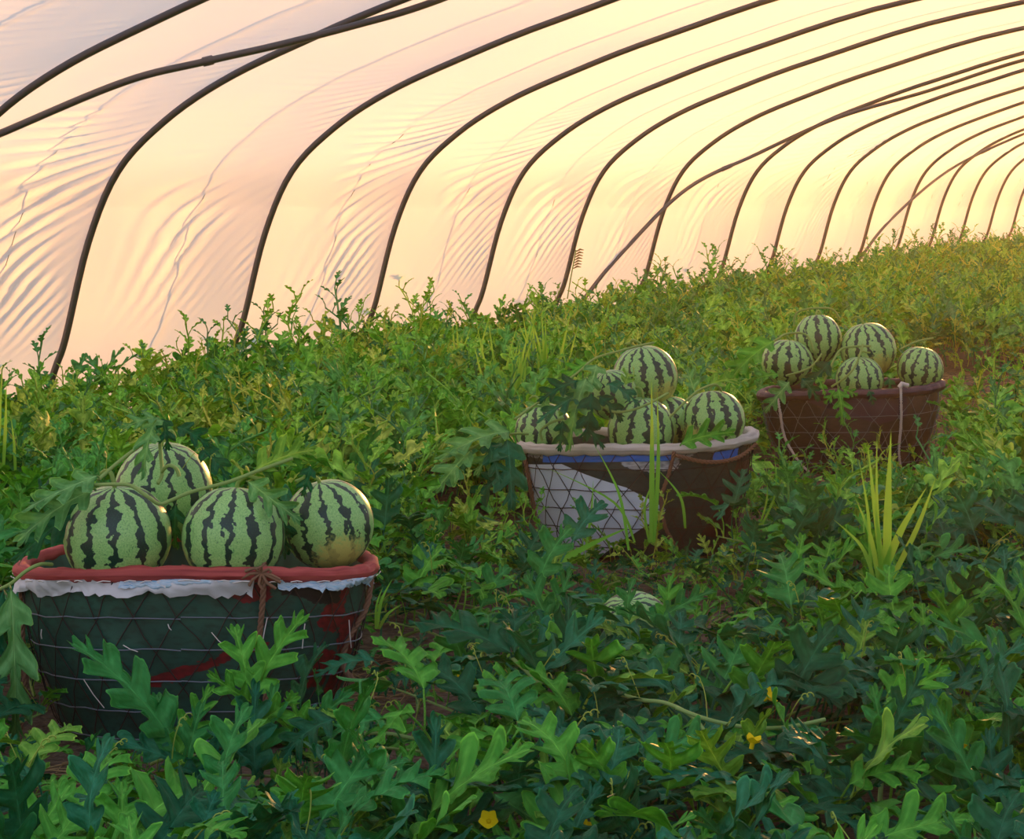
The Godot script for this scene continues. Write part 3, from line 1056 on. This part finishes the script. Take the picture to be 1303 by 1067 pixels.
func build_field() -> void:
	# the nearest plants one by one, the rest of the field in build_stuff()
	var count := 0
	var d := 2.55
	while d < 6.0 and count < 290:
		var half := 0.26 * d + 0.3
		var step := 0.175 + 0.012 * d
		var x := -half + rng.randf() * step
		while x < half:
			var px := x + rng.randf_range(-0.07, 0.07)
			var pd := d + rng.randf_range(-0.07, 0.07)
			var r := room(px, pd)
			if r > 0.12 and count < 290:
				var size := lerpf(0.3, 1.0, r) * rng.randf_range(0.85, 1.12)
				vine(Vector3(px, 0, -pd), rng.randf() * TAU, size, 12, "low leafy watermelon vine growing " + grows(px, pd))
				count += 1
			x += step
		d += 0.165
	field_end = d

var field_end := 6.0

func build_stuff() -> void:
	var top := thing("watermelon_foliage", "", "")
	tag(top, "dense watermelon leaves covering the field back to the film wall", "foliage", "", "stuff")
	var shoots := []
	for i in 3: shoots.append(far_shoot(600 + i))
	var meshes := []
	for m in far_mb: meshes.append(m.mesh())
	for m in shoots: meshes.append(m.mesh())
	var where := []
	var tint := []
	for m in meshes:
		where.append([])
		tint.append([])
	var greens := [rgb(66, 142, 70), rgb(88, 160, 62), rgb(108, 172, 66), rgb(54, 122, 74), rgb(134, 182, 72), rgb(98, 144, 60)]
	var d := field_end - 0.25
	while d < 30.0:
		var half := 0.26 * d + 0.5
		var dens := lerpf(330.0, 200.0, smoothstep(6.0, 14.0, d))
		var step := 0.12
		var n := int(2.0 * half * step * dens)
		for i in n:
			var x := rng.randf_range(-half, half)
			var pd := d + rng.randf() * step
			var r := room(x, pd)
			if r < 0.1: continue
			var hgt := (0.13 + 0.10 * noise.get_noise_2d(x * 0.9, pd * 0.9) + 0.05 * noise.get_noise_2d(x * 3.0, pd * 3.0)) * r
			var y := maxf(0.0, hgt * sqrt(rng.randf()))
			var k := rng.randi() % far_mb.size()
			var size := rng.randf_range(0.6, 1.05) * lerpf(0.35, 1.0, r)
			if rng.randf() < 0.07:
				k = far_mb.size() + rng.randi() % 3
				y = 0.02
				size = rng.randf_range(0.75, 1.15) * lerpf(0.4, 1.0, r)
			var bs := Basis(Vector3.UP, rng.randf() * TAU) * Basis(Vector3.RIGHT, rng.randf_range(-0.5, 0.35)) * Basis(Vector3.BACK, rng.randf_range(-0.3, 0.3))
			where[k].append(Transform3D(bs.scaled(Vector3.ONE * size), Vector3(x, y, -pd)))
			var c: Color = greens[clampi(int(2.5 + 3.0 * noise.get_noise_2d(x * 0.6, pd * 0.6) + rng.randf_range(-2.2, 2.2)), 0, 5)]
			tint[k].append(whole(c).srgb_to_linear())
		d += step
	# sprigs that stand along the foot of the film
	for i in 90:
		var k := rng.randf_range(-2.0, 15.0)
		var p := tunnel(k, rng.randf_range(0.12, 0.6), 0.02)
		var sc := rng.randf_range(0.85, 1.5)
		var idx := far_mb.size() + rng.randi() % 3
		where[idx].append(Transform3D(Basis(Vector3.UP, rng.randf() * TAU).scaled(Vector3.ONE * sc), p))
		tint[idx].append(whole(greens[rng.randi() % 4]).srgb_to_linear())
	for i in meshes.size():
		var mm := MultiMesh.new()
		mm.transform_format = MultiMesh.TRANSFORM_3D
		mm.use_colors = true
		mm.mesh = meshes[i]
		mm.instance_count = where[i].size()
		for j in where[i].size():
			mm.set_instance_transform(j, where[i][j])
			mm.set_instance_color(j, tint[i][j])
		var o := MultiMeshInstance3D.new()
		o.name = "leaves" if i < far_mb.size() else "shoots"
		o.multimesh = mm
		o.material_override = M.leaf_many
		top.add_child(o, true)
		o.set_meta("kind", "stuff")
	# dry straw on the bare ground
	var sm := MB.new()
	sm.tube(PackedVector3Array([Vector3(-0.05, 0, 0), Vector3(0.0, 0.004, 0.003), Vector3(0.05, 0, 0)]), 0.0016, 4)
	var mm2 := MultiMesh.new()
	mm2.transform_format = MultiMesh.TRANSFORM_3D
	mm2.use_colors = true
	mm2.mesh = sm.mesh()
	var tr := []
	for q in BARE.slice(3):
		for i in int(900.0 * q[2] * q[3] * 4.0) + 60:
			var a := rng.randf() * TAU
			var rr := sqrt(rng.randf()) * 1.2
			var p := Vector3(q[0] + cos(a) * rr * q[2], rng.randf_range(-0.004, 0.012), -(q[1] + sin(a) * rr * q[3]))
			tr.append(Transform3D(Basis(Vector3.UP, rng.randf() * TAU).rotated(Vector3.RIGHT, rng.randf_range(-0.2, 0.2)).scaled(Vector3.ONE * rng.randf_range(0.35, 1.2)), p))
	mm2.instance_count = tr.size()
	for j in tr.size():
		mm2.set_instance_transform(j, tr[j])
		mm2.set_instance_color(j, Color(1, 1, 1) * rng.randf_range(0.35, 1.0))
	var so := MultiMeshInstance3D.new()
	so.name = "dry_straw"
	so.multimesh = mm2
	so.material_override = M.dry
	add_child(so)
	tag(so, "dry straw and dead stems scattered on the bare soil", "straw", "", "stuff")

# ---------------------------------------------------------------- shoots and cut vines placed by hand
# a blade from one point to another
func leaf_to(parent: Node3D, kind: int, base: Vector3, tip: Vector3, up: Vector3, m: Material, wide := 0.72) -> void:
	var z := (tip - base).normalized()
	var x := up.cross(z).normalized()
	var y := z.cross(x)
	var l: float = base.distance_to(tip) / [0.165, 0.18, 0.15, 0.185, 0.155, 0.135][kind]
	var o := part("leaf", leaves_flat[kind], m, parent, base - parent.position)
	o.basis = Basis(x * l * wide, y * l, z * l)

func stem_of(parent: Node3D, uvd: Array, r: float, called := "stem", m: Material = null) -> void:
	var p := PackedVector3Array()
	for q in uvd: p.append(spot(q[0], q[1], q[2]) - parent.position)
	var b := MB.new()
	b.tube(curve(p, 6), r, 7)
	part(called, b.mesh(), m if m else M.stem, parent)

func tendril_at(parent: Node3D, u: float, v: float, d: float, turn: Vector3, size := 1.0) -> void:
	var o := part("tendril", tendrils[int(u) % 3], M.tendril, parent, spot(u, v, d) - parent.position)
	o.rotation = turn
	o.scale = Vector3.ONE * size

# stems: lists of [u, v, depth]; leaves: [base u, v, depth, tip u, v, depth, kind, tone, which way its face looks]
func cut_vine(label: String, stems: Array, leaves: Array, r := 0.004, called := "cut_vine") -> Node3D:
	var q: Array = stems[0][0]
	var at := spot(q[0], q[1], q[2])
	var t := thing(called, label, "vine", at)
	for st in stems: stem_of(t, st, r)
	for l in leaves:
		var up: Vector3 = l[8] if l.size() > 8 else Vector3(0.1, 0.75, 0.65)
		leaf_to(t, l[6], spot(l[0], l[1], l[2]), spot(l[3], l[4], l[5]), up, M.leaves[5 if l[7] == 0 and called == "cut_vine" else l[7]], l[9] if l.size() > 9 else 0.72)
	return t

func build_heroes() -> void:
	petals = petal_mesh()
	for i in 3: tendrils.append(tendril_mesh(i))
	var front := Vector3(0.05, 0.3, 0.95)
	# on the red-rimmed basket
	var t := cut_vine("cut vine with broad leaves lying across the four melons of the red-rimmed basket",
		[[[118, 617, 4.22], [145, 616, 4.2], [167, 618, 4.2], [188, 632, 4.19], [203, 641, 4.2], [218, 636, 4.22], [245, 625, 4.24], [290, 613, 4.28], [330, 598, 4.32], [372, 583, 4.36]],
		[[125, 610, 4.24], [150, 588, 4.32], [178, 567, 4.4], [203, 552, 4.42]], [[203, 553, 4.42], [204, 575, 4.41], [206, 603, 4.38], [201, 615, 4.36]], [[206, 600, 4.38], [214, 592, 4.36], [224, 596, 4.36], [228, 606, 4.36]]],
		[[126, 608, 4.23, 40, 655, 4.16, 0, 0, Vector3(0.1, 0.7, 0.7)], [122, 624, 4.24, 26, 682, 4.18, 1, 0, Vector3(0.0, 0.6, 0.75)], [116, 640, 4.3, 22, 705, 4.25, 3, 3, Vector3(0.2, 0.5, 0.8)],
		[203, 532, 4.43, 180, 598, 4.34, 3, 0, Vector3(-0.3, 0.4, 0.85)], [200, 534, 4.43, 160, 545, 4.38, 2, 0, Vector3(0, 0.7, 0.6)], [206, 533, 4.43, 216, 566, 4.4, 5, 3, Vector3(0.3, 0.3, 0.9)],
		[226, 545, 4.5, 262, 562, 4.46, 4, 3, Vector3(0.2, 0.6, 0.8)], [255, 570, 4.5, 292, 606, 4.46, 2, 3, Vector3(0.1, 0.6, 0.8)],
		[314, 612, 4.28, 376, 662, 4.27, 1, 0, Vector3(-0.3, 0.6, 0.75)], [322, 604, 4.33, 392, 574, 4.42, 0, 4, Vector3(0.1, 0.75, 0.6)], [395, 592, 4.3, 388, 628, 4.28, 5, 3, front], [224, 640, 4.36, 222, 695, 4.36, 4, 3, front], [342, 625, 4.36, 368, 700, 4.38, 2, 3, front]])
	for q in [[135, 600, 4.22, Vector3(-0.9, 2.2, 0)], [268, 610, 4.26, Vector3(-0.6, 0.6, 0)], [232, 596, 4.36, Vector3(-0.2, 1.8, 0)]]: tendril_at(t, q[0], q[1], q[2], q[3], 0.6)
	cut_vine("cut vine with a long limp leaf hanging over left end of the red-rimmed basket", [[[-6, 752, 4.18], [14, 742, 4.16], [32, 727, 4.16], [50, 718, 4.18], [66, 718, 4.24]]],
		[[12, 745, 4.14, 20, 935, 4.1, 3, 0, Vector3(0.35, 0.1, 0.9), 0.45], [4, 750, 4.16, -30, 880, 4.1, 1, 3, Vector3(0.2, 0.1, 0.9), 0.5]])
	# on the white-rimmed basket
	t = cut_vine("cut vine with a heap of limp leaves over the left melons of the white-rimmed basket",
		[[[655, 533, 6.25], [690, 508, 6.3], [735, 474, 6.35], [757, 456, 6.4], [790, 446, 6.42], [812, 440, 6.45], [832, 436, 6.5]], [[768, 518, 6.26], [784, 524, 6.24], [806, 521, 6.23], [828, 512, 6.24], [850, 500, 6.3]], [[852, 531, 6.26], [872, 511, 6.27], [890, 496, 6.3], [910, 489, 6.33], [918, 497, 6.36]], [[690, 560, 6.26], [688, 548, 6.25], [700, 538, 6.24], [718, 532, 6.24]]],
		[[748, 482, 6.32, 722, 562, 6.22, 3, 0, Vector3(-0.3, 0.4, 0.85)], [735, 486, 6.3, 688, 508, 6.24, 1, 3], [742, 500, 6.3, 690, 540, 6.24, 0, 1], [752, 500, 6.26, 748, 556, 6.22, 2, 3, front], [760, 505, 6.28, 790, 530, 6.24, 4, 3], [772, 490, 6.28, 812, 512, 6.24, 2, 1],
		[748, 462, 6.4, 716, 484, 6.34, 1, 2], [758, 466, 6.4, 752, 500, 6.3, 5, 0, front], [705, 520, 6.3, 664, 520, 6.3, 4, 0], [795, 492, 6.3, 800, 470, 6.36, 5, 4, front], [866, 567, 6.27, 930, 548, 6.25, 0, 2, Vector3(0, 0.6, 0.8)], [884, 500, 6.34, 872, 470, 6.4, 2, 0, front], [900, 493, 6.36, 938, 480, 6.4, 4, 4], [736, 530, 6.25, 765, 568, 6.23, 1, 3, front], [716, 535, 6.25, 712, 570, 6.22, 4, 3, front]])
	for q in [[770, 452, 6.4, Vector3(-0.9, 1.2, 0)], [815, 440, 6.46, Vector3(-0.6, 1.6, 0)], [803, 500, 6.26, Vector3(-0.9, 0.3, 0)]]: tendril_at(t, q[0], q[1], q[2], q[3], 0.8)
	cut_vine("cut vine with pale leaves trailing off the left of the white-rimmed basket", [[[672, 552, 6.4], [650, 552, 6.36], [622, 560, 6.3], [596, 572, 6.25], [560, 590, 6.2]]],
		[[648, 553, 6.34, 566, 574, 6.2, 3, 0], [640, 556, 6.34, 606, 600, 6.25, 1, 0], [620, 562, 6.3, 640, 612, 6.2, 0, 1, front], [645, 560, 6.3, 655, 640, 6.2, 2, 1, front], [600, 575, 6.24, 560, 622, 6.15, 2, 0], [640, 600, 6.25, 600, 640, 6.2, 4, 3, front]])
	# on the maroon-rimmed basket
	t = cut_vine("cut vine with leaves hanging over the front of the far maroon-rimmed basket",
		[[[924, 472, 8.15], [958, 452, 8.15], [988, 432, 8.15], [1004, 424, 8.17], [1026, 426, 8.17], [1036, 446, 8.14]], [[1046, 490, 8.1], [1056, 470, 8.1], [1068, 446, 8.14], [1086, 441, 8.16], [1108, 440, 8.18]], [[1058, 492, 8.06], [1078, 478, 8.04], [1090, 462, 8.06], [1098, 438, 8.12]], [[1000, 478, 8.12], [1030, 468, 8.1], [1046, 450, 8.12]], [[1146, 444, 8.2], [1168, 434, 8.2], [1188, 430, 8.2]], [[1010, 415, 8.3], [1016, 396, 8.3], [1055, 392, 8.3], [1068, 404, 8.3]]],
		[[1066, 494, 8.02, 1074, 538, 7.98, 0, 2, front], [1062, 496, 8.02, 1052, 512, 8.0, 5, 2, front], [1072, 495, 8.02, 1090, 500, 8.0, 5, 2, front], [1004, 486, 8.06, 974, 520, 8.0, 1, 0, front], [990, 478, 8.06, 964, 482, 8.02, 2, 2], [1020, 482, 8.06, 1040, 505, 8.0, 4, 3, front], [1040, 480, 8.06, 1050, 500, 8.02, 2, 2, front], [985, 436, 8.14, 930, 476, 8.05, 3, 2], [960, 452, 8.14, 922, 494, 8.05, 1, 2], [1150, 440, 8.3, 1140, 412, 8.35, 2, 4, front], [1105, 497, 8.02, 1112, 512, 8.0, 5, 3, front], [1056, 460, 8.1, 1030, 490, 8.06, 4, 3, front], [1130, 480, 8.12, 1134, 505, 8.1, 5, 3, front]], 0.0045)
	# a melon still lying in the growth
	# upright shoots in the foreground
	cut_vine("tall upright shoot with pale lobed leaves before the left of the red-rimmed basket", [[[262, 1075, 3.78], [242, 1010, 3.8], [226, 955, 3.82], [205, 915, 3.82]]],
		[[216, 945, 3.82, 108, 818, 3.82, 3, 0, Vector3(0.5, 0.5, 0.7)], [226, 962, 3.8, 268, 880, 3.82, 1, 2, front], [232, 978, 3.8, 130, 952, 3.72, 0, 1, Vector3(0, 0.75, 0.6)], [228, 965, 3.8, 200, 885, 3.84, 4, 0, front], [240, 1000, 3.78, 300, 940, 3.74, 2, 1, front], [236, 990, 3.78, 250, 900, 3.78, 2, 0, front]], 0.0045, "upright_vine")
	cut_vine("tallest upright shoot with bright leaves before the middle rope of the red-rimmed basket", [[[345, 1070, 3.76], [334, 1000, 3.78], [326, 930, 3.8], [322, 880, 3.82]]],
		[[320, 893, 3.81, 380, 786, 3.86, 3, 2, Vector3(-0.3, 0.3, 0.9)], [318, 892, 3.81, 268, 862, 3.78, 2, 2, front], [322, 885, 3.81, 300, 800, 3.84, 4, 2, front], [326, 985, 3.76, 318, 872, 3.76, 0, 1, front], [330, 985, 3.78, 352, 880, 3.78, 1, 0, front], [324, 925, 3.78, 372, 890, 3.76, 4, 2, front], [332, 990, 3.77, 262, 940, 3.7, 0, 1]], 0.0045, "upright_vine")
	cut_vine("dark curled leaf standing up before right side of the red-rimmed basket", [[[398, 985, 3.82], [392, 940, 3.84], [388, 905, 3.86]]],
		[[388, 905, 3.86, 402, 822, 3.9, 4, 3, Vector3(-0.8, 0.1, 0.5)], [390, 930, 3.84, 440, 880, 3.82, 2, 0, front], [392, 950, 3.83, 372, 890, 3.8, 4, 2, front]], 0.0035, "upright_vine")
	cut_vine("blue-green upright leaf with rounded lobes at the bottom edge of the picture", [[[566, 1110, 3.3], [560, 1075, 3.32], [556, 1050, 3.34]]],
		[[556, 1062, 3.33, 545, 918, 3.36, 0, 1, front], [562, 1075, 3.32, 580, 985, 3.28, 4, 2, front], [558, 1075, 3.32, 500, 1040, 3.25, 2, 1, front], [560, 1075, 3.32, 640, 1030, 3.25, 1, 1]], 0.004, "upright_vine")
	cut_vine("small bright shoot beside bare soil in the bottom left corner", [[[40, 1085, 3.7], [36, 1040, 3.72], [40, 1005, 3.74], [42, 975, 3.75]]],
		[[40, 1010, 3.73, 22, 966, 3.74, 4, 4, front], [40, 1000, 3.74, 52, 960, 3.74, 5, 4, front], [44, 1045, 3.7, 138, 1010, 3.66, 1, 2], [46, 1060, 3.7, 128, 1035, 3.6, 0, 1], [36, 1050, 3.7, -20, 1010, 3.66, 2, 1], [40, 1060, 3.68, 10, 1000, 3.66, 2, 0, front]], 0.004, "upright_vine")
	cut_vine("big arching leaf with curled lobes at the right edge of the picture", [[[1330, 960, 4.2], [1325, 910, 4.2], [1312, 880, 4.2]]],
		[[1312, 882, 4.2, 1204, 788, 4.2, 3, 0, Vector3(-0.4, 0.8, 0.3)], [1318, 900, 4.18, 1240, 855, 4.14, 1, 2, Vector3(-0.2, 0.8, 0.5)]], 0.004, "upright_vine")
	cut_vine("upright blue-green shoot near the bottom right corner, with stacked leaves", [[[1118, 1085, 3.5], [1120, 1010, 3.52], [1128, 950, 3.54], [1138, 890, 3.56]]],
		[[1130, 940, 3.54, 1165, 850, 3.56, 0, 1, front], [1126, 960, 3.54, 1108, 880, 3.54, 2, 0, front], [1136, 900, 3.56, 1200, 850, 3.56, 4, 2], [1124, 985, 3.52, 1160, 940, 3.5, 4, 0, front], [1122, 990, 3.52, 1085, 930, 3.5, 1, 1, front], [1230, 1020, 3.5, 1172, 900, 3.52, 3, 1, front]], 0.0045, "upright_vine")
	cut_vine("large pale leaf held on a hairy stem at the bottom right corner", [[[1278, 1090, 3.42], [1270, 1060, 3.43], [1258, 1030, 3.44]]],
		[[1258, 1030, 3.44, 1182, 910, 3.46, 0, 0, Vector3(-0.2, 0.6, 0.7)], [1262, 1030, 3.44, 1255, 935, 3.46, 2, 1, front], [1262, 1032, 3.44, 1330, 985, 3.42, 1, 0]], 0.005, "upright_vine")
	cut_vine("large dark green lobed leaf lying flat in the middle of the foreground", [[[700, 900, 3.95], [685, 870, 3.98], [652, 837, 4.02]]],
		[[652, 837, 4.02, 530, 785, 4.1, 3, 3, Vector3(0.05, 0.8, 0.55)], [654, 835, 4.02, 655, 770, 4.1, 4, 3, front], [776, 885, 3.9, 735, 975, 3.8, 3, 1, Vector3(0, 0.75, 0.6)]], 0.004, "upright_vine")
	cut_vine("group of broad pale leaves before the white-rimmed basket", [[[690, 830, 4.7], [700, 800, 4.75], [705, 780, 4.8]]],
		[[700, 795, 4.78, 668, 735, 4.85, 2, 0, front], [706, 790, 4.78, 720, 728, 4.85, 0, 0, front], [704, 800, 4.76, 765, 768, 4.76, 1, 0], [698, 800, 4.76, 640, 790, 4.7, 2, 1]], 0.004, "upright_vine")
	cut_vine("leafy shoot half covering the watermelon that lies on the ground", [[[860, 850, 4.8], [850, 815, 4.8], [842, 790, 4.8]]],
		[[842, 790, 4.8, 782, 778, 4.78, 0, 0], [845, 795, 4.8, 850, 735, 4.85, 2, 2, front], [846, 800, 4.8, 800, 815, 4.74, 1, 1], [840, 790, 4.8, 905, 755, 4.8, 1, 0]], 0.004, "upright_vine")
	# bare runners over the foreground leaves
	var runs := [["pale runner stem arching down through the leaves below the white-rimmed basket", [[780, 880, 3.8], [815, 890, 3.76], [850, 895, 3.72], [885, 915, 3.66], [910, 955, 3.6], [935, 1010, 3.52]], [[975, 888, 3.8]]],
		["pale runner stem lying level across the middle foreground leaves", [[560, 878, 3.9], [620, 872, 3.9], [680, 868, 3.92], [740, 872, 3.94]], [[632, 968, 3.55], [585, 870, 3.88]]],
		["pale bent runner with buds in the right foreground", [[860, 900, 3.62], [900, 915, 3.6], [950, 925, 3.6], [1000, 925, 3.62], [1050, 915, 3.64]], [[1215, 952, 3.55]]],
		["pale runner stem slanting to the ground left of centre, bottom edge", [[745, 950, 3.6], [765, 985, 3.55], [785, 1010, 3.5], [790, 1040, 3.46]], [[743, 1056, 3.2], [622, 1046, 3.2]]],
		["short pale runner lying right of the red-rimmed basket's foot", [[370, 952, 3.85], [430, 940, 3.86], [480, 932, 3.86], [530, 940, 3.84]], [[178, 1010, 3.7]]]]
	for q in runs:
		var o := thing("runner_stem", q[0], "vine", spot(q[1][0][0], q[1][0][1], q[1][0][2]))
		stem_of(o, q[1], 0.0038)
		var e: Array = q[1][q[1].size() - 2]
		tendril_at(o, e[0], e[1], e[2], Vector3(-0.3, 0.8, 0), 0.9)
		for fl in q[2]:
			var fo := part("flower", petals, M.flower, o, spot(fl[0], fl[1], fl[2]) - o.position)
			fo.rotation = Vector3(0.9, fl[0], 0)
		tendril_at(o, q[1][1][0], q[1][1][1], q[1][1][2], Vector3(-0.5, 4.0, 0), 0.8)

# ---------------------------------------------------------------- grass
func blade(parent: Node3D, base: Vector3, tip: Vector3, bow: Vector3, wide: float) -> void:
	var pts := curve(PackedVector3Array([base, base.lerp(tip, 0.5) + bow, tip]), 6)
	var look := Vector3(0, 0.1, 1)
	var rows := []
	for i in pts.size():
		var t := float(i) / (pts.size() - 1)
		var f := (pts[mini(i + 1, pts.size() - 1)] - pts[maxi(i - 1, 0)]).normalized()
		var s := f.cross(look).normalized() * wide * 0.5 * (0.55 + 0.45 * sin(PI * minf(1.0, t * 1.1 + 0.1))) * (1.0 - pow(t, 3.0))
		rows.append(PackedVector3Array([pts[i] - s, pts[i] - look * wide * 0.18 * (1.0 - t), pts[i] + s]))
	for i in rows.size():
		for j in 3: rows[i][j] -= parent.position
	var b := MB.new()
	b.grid(rows)
	part("blade", b.mesh(), M.grass, parent)

func tuft(label: String, blades: Array, group := "") -> void:
	var q: Array = blades[0]
	var t := thing("grass_tuft", label, "grass", spot(q[0], q[1], q[2]), group)
	for l in blades:      # [base u, v, depth, tip u, v, depth, bow u, width]
		blade(t, spot(l[0], l[1], l[2]), spot(l[3], l[4], l[5]), Vector3(l[6] / 2600.0 * l[2], 0.01, 0.02), l[7])

func build_grass() -> void:
	tuft("tall bright green grass blades standing before the white-rimmed basket", [[829, 690, 5.9, 829, 478, 5.9, 0, 0.016], [832, 690, 5.9, 836, 492, 5.92, 3, 0.013], [826, 690, 5.88, 838, 600, 5.85, -12, 0.008], [745, 700, 5.8, 755, 610, 5.82, 2, 0.008], [872, 672, 5.86, 838, 598, 5.86, 10, 0.009], [808, 690, 5.86, 694, 594, 5.9, 30, 0.008], [680, 742, 5.6, 806, 668, 5.8, -10, 0.02], [800, 700, 5.8, 755, 563, 5.9, 10, 0.009]])
	tuft("clump of broad bright grass blades in the right middle of the field", [[1128, 745, 5.0, 1134, 545, 5.05, -3, 0.022], [1120, 740, 5.0, 1180, 618, 5.0, -6, 0.02], [1125, 740, 5.0, 1104, 562, 5.05, -3, 0.014], [1130, 745, 5.0, 1192, 604, 4.95, 4, 0.014], [1118, 740, 5.0, 1088, 632, 5.0, 3, 0.012], [1122, 742, 5.0, 1116, 548, 5.0, -5, 0.01], [1112, 735, 5.0, 1060, 660, 5.0, 8, 0.01], [1108, 735, 5.05, 1092, 580, 5.1, 3, 0.009]])
	for q in [[640, 500, 8.6, "bright grass clump in the growth behind the white-rimmed basket"], [688, 470, 9.2, "grass clump standing right of the brightest clump behind the white-rimmed basket"], [585, 480, 9.6, "grass clump left of the bright clumps below the fifth hoop"]]:
		var bl := []
		for i in 13:
			var u: float = q[0] + rng.randf_range(-22, 22)
			bl.append([u, q[1] + 30.0, q[2], u + rng.randf_range(-30, 30), q[1] - rng.randf_range(40, 105), q[2], rng.randf_range(-6, 6), 0.012])
		tuft(q[3], bl)
	tuft("thin grass blades at the left edge beyond the red-rimmed basket", [[4, 600, 6.6, 8, 485, 6.6, 3, 0.012], [-4, 600, 6.6, 2, 470, 6.6, 3, 0.01], [20, 610, 6.6, 14, 530, 6.6, 3, 0.01]])
	tuft("small grass blades right of the red-rimmed basket by bare soil", [[480, 800, 4.75, 500, 735, 4.8, -4, 0.008], [482, 800, 4.75, 512, 768, 4.75, -3, 0.008], [478, 800, 4.75, 488, 745, 4.78, -3, 0.006]])
	tuft("thin green grass stems at right of the white-rimmed basket", [[957, 690, 6.0, 985, 575, 6.0, 14, 0.007], [962, 680, 6.0, 975, 600, 6.0, 6, 0.006]])
	# a seeding stalk against the film
	var st := thing("grass_stalk", "thin seeding grass stalk against the film beside the sixth hoop", "grass", spot(722, 380, 13.0))
	stem_of(st, [[722, 380, 13.0], [726, 355, 13.0], [733, 318, 13.0]], 0.004)
	for i in 7:
		var b := MB.new()
		var v := 320.0 + i * 3.6
		b.tube(PackedVector3Array([spot(733 - i * 0.6, v, 13.0) - st.position, spot(738 - i * 0.6, v - 3.0, 13.0) - st.position, spot(743 - i * 0.6, v - 2.0, 13.0) - st.position]), PackedFloat32Array([0.003, 0.007, 0.002]), 5)
		part("spikelet", b.mesh(), M.dry, st)
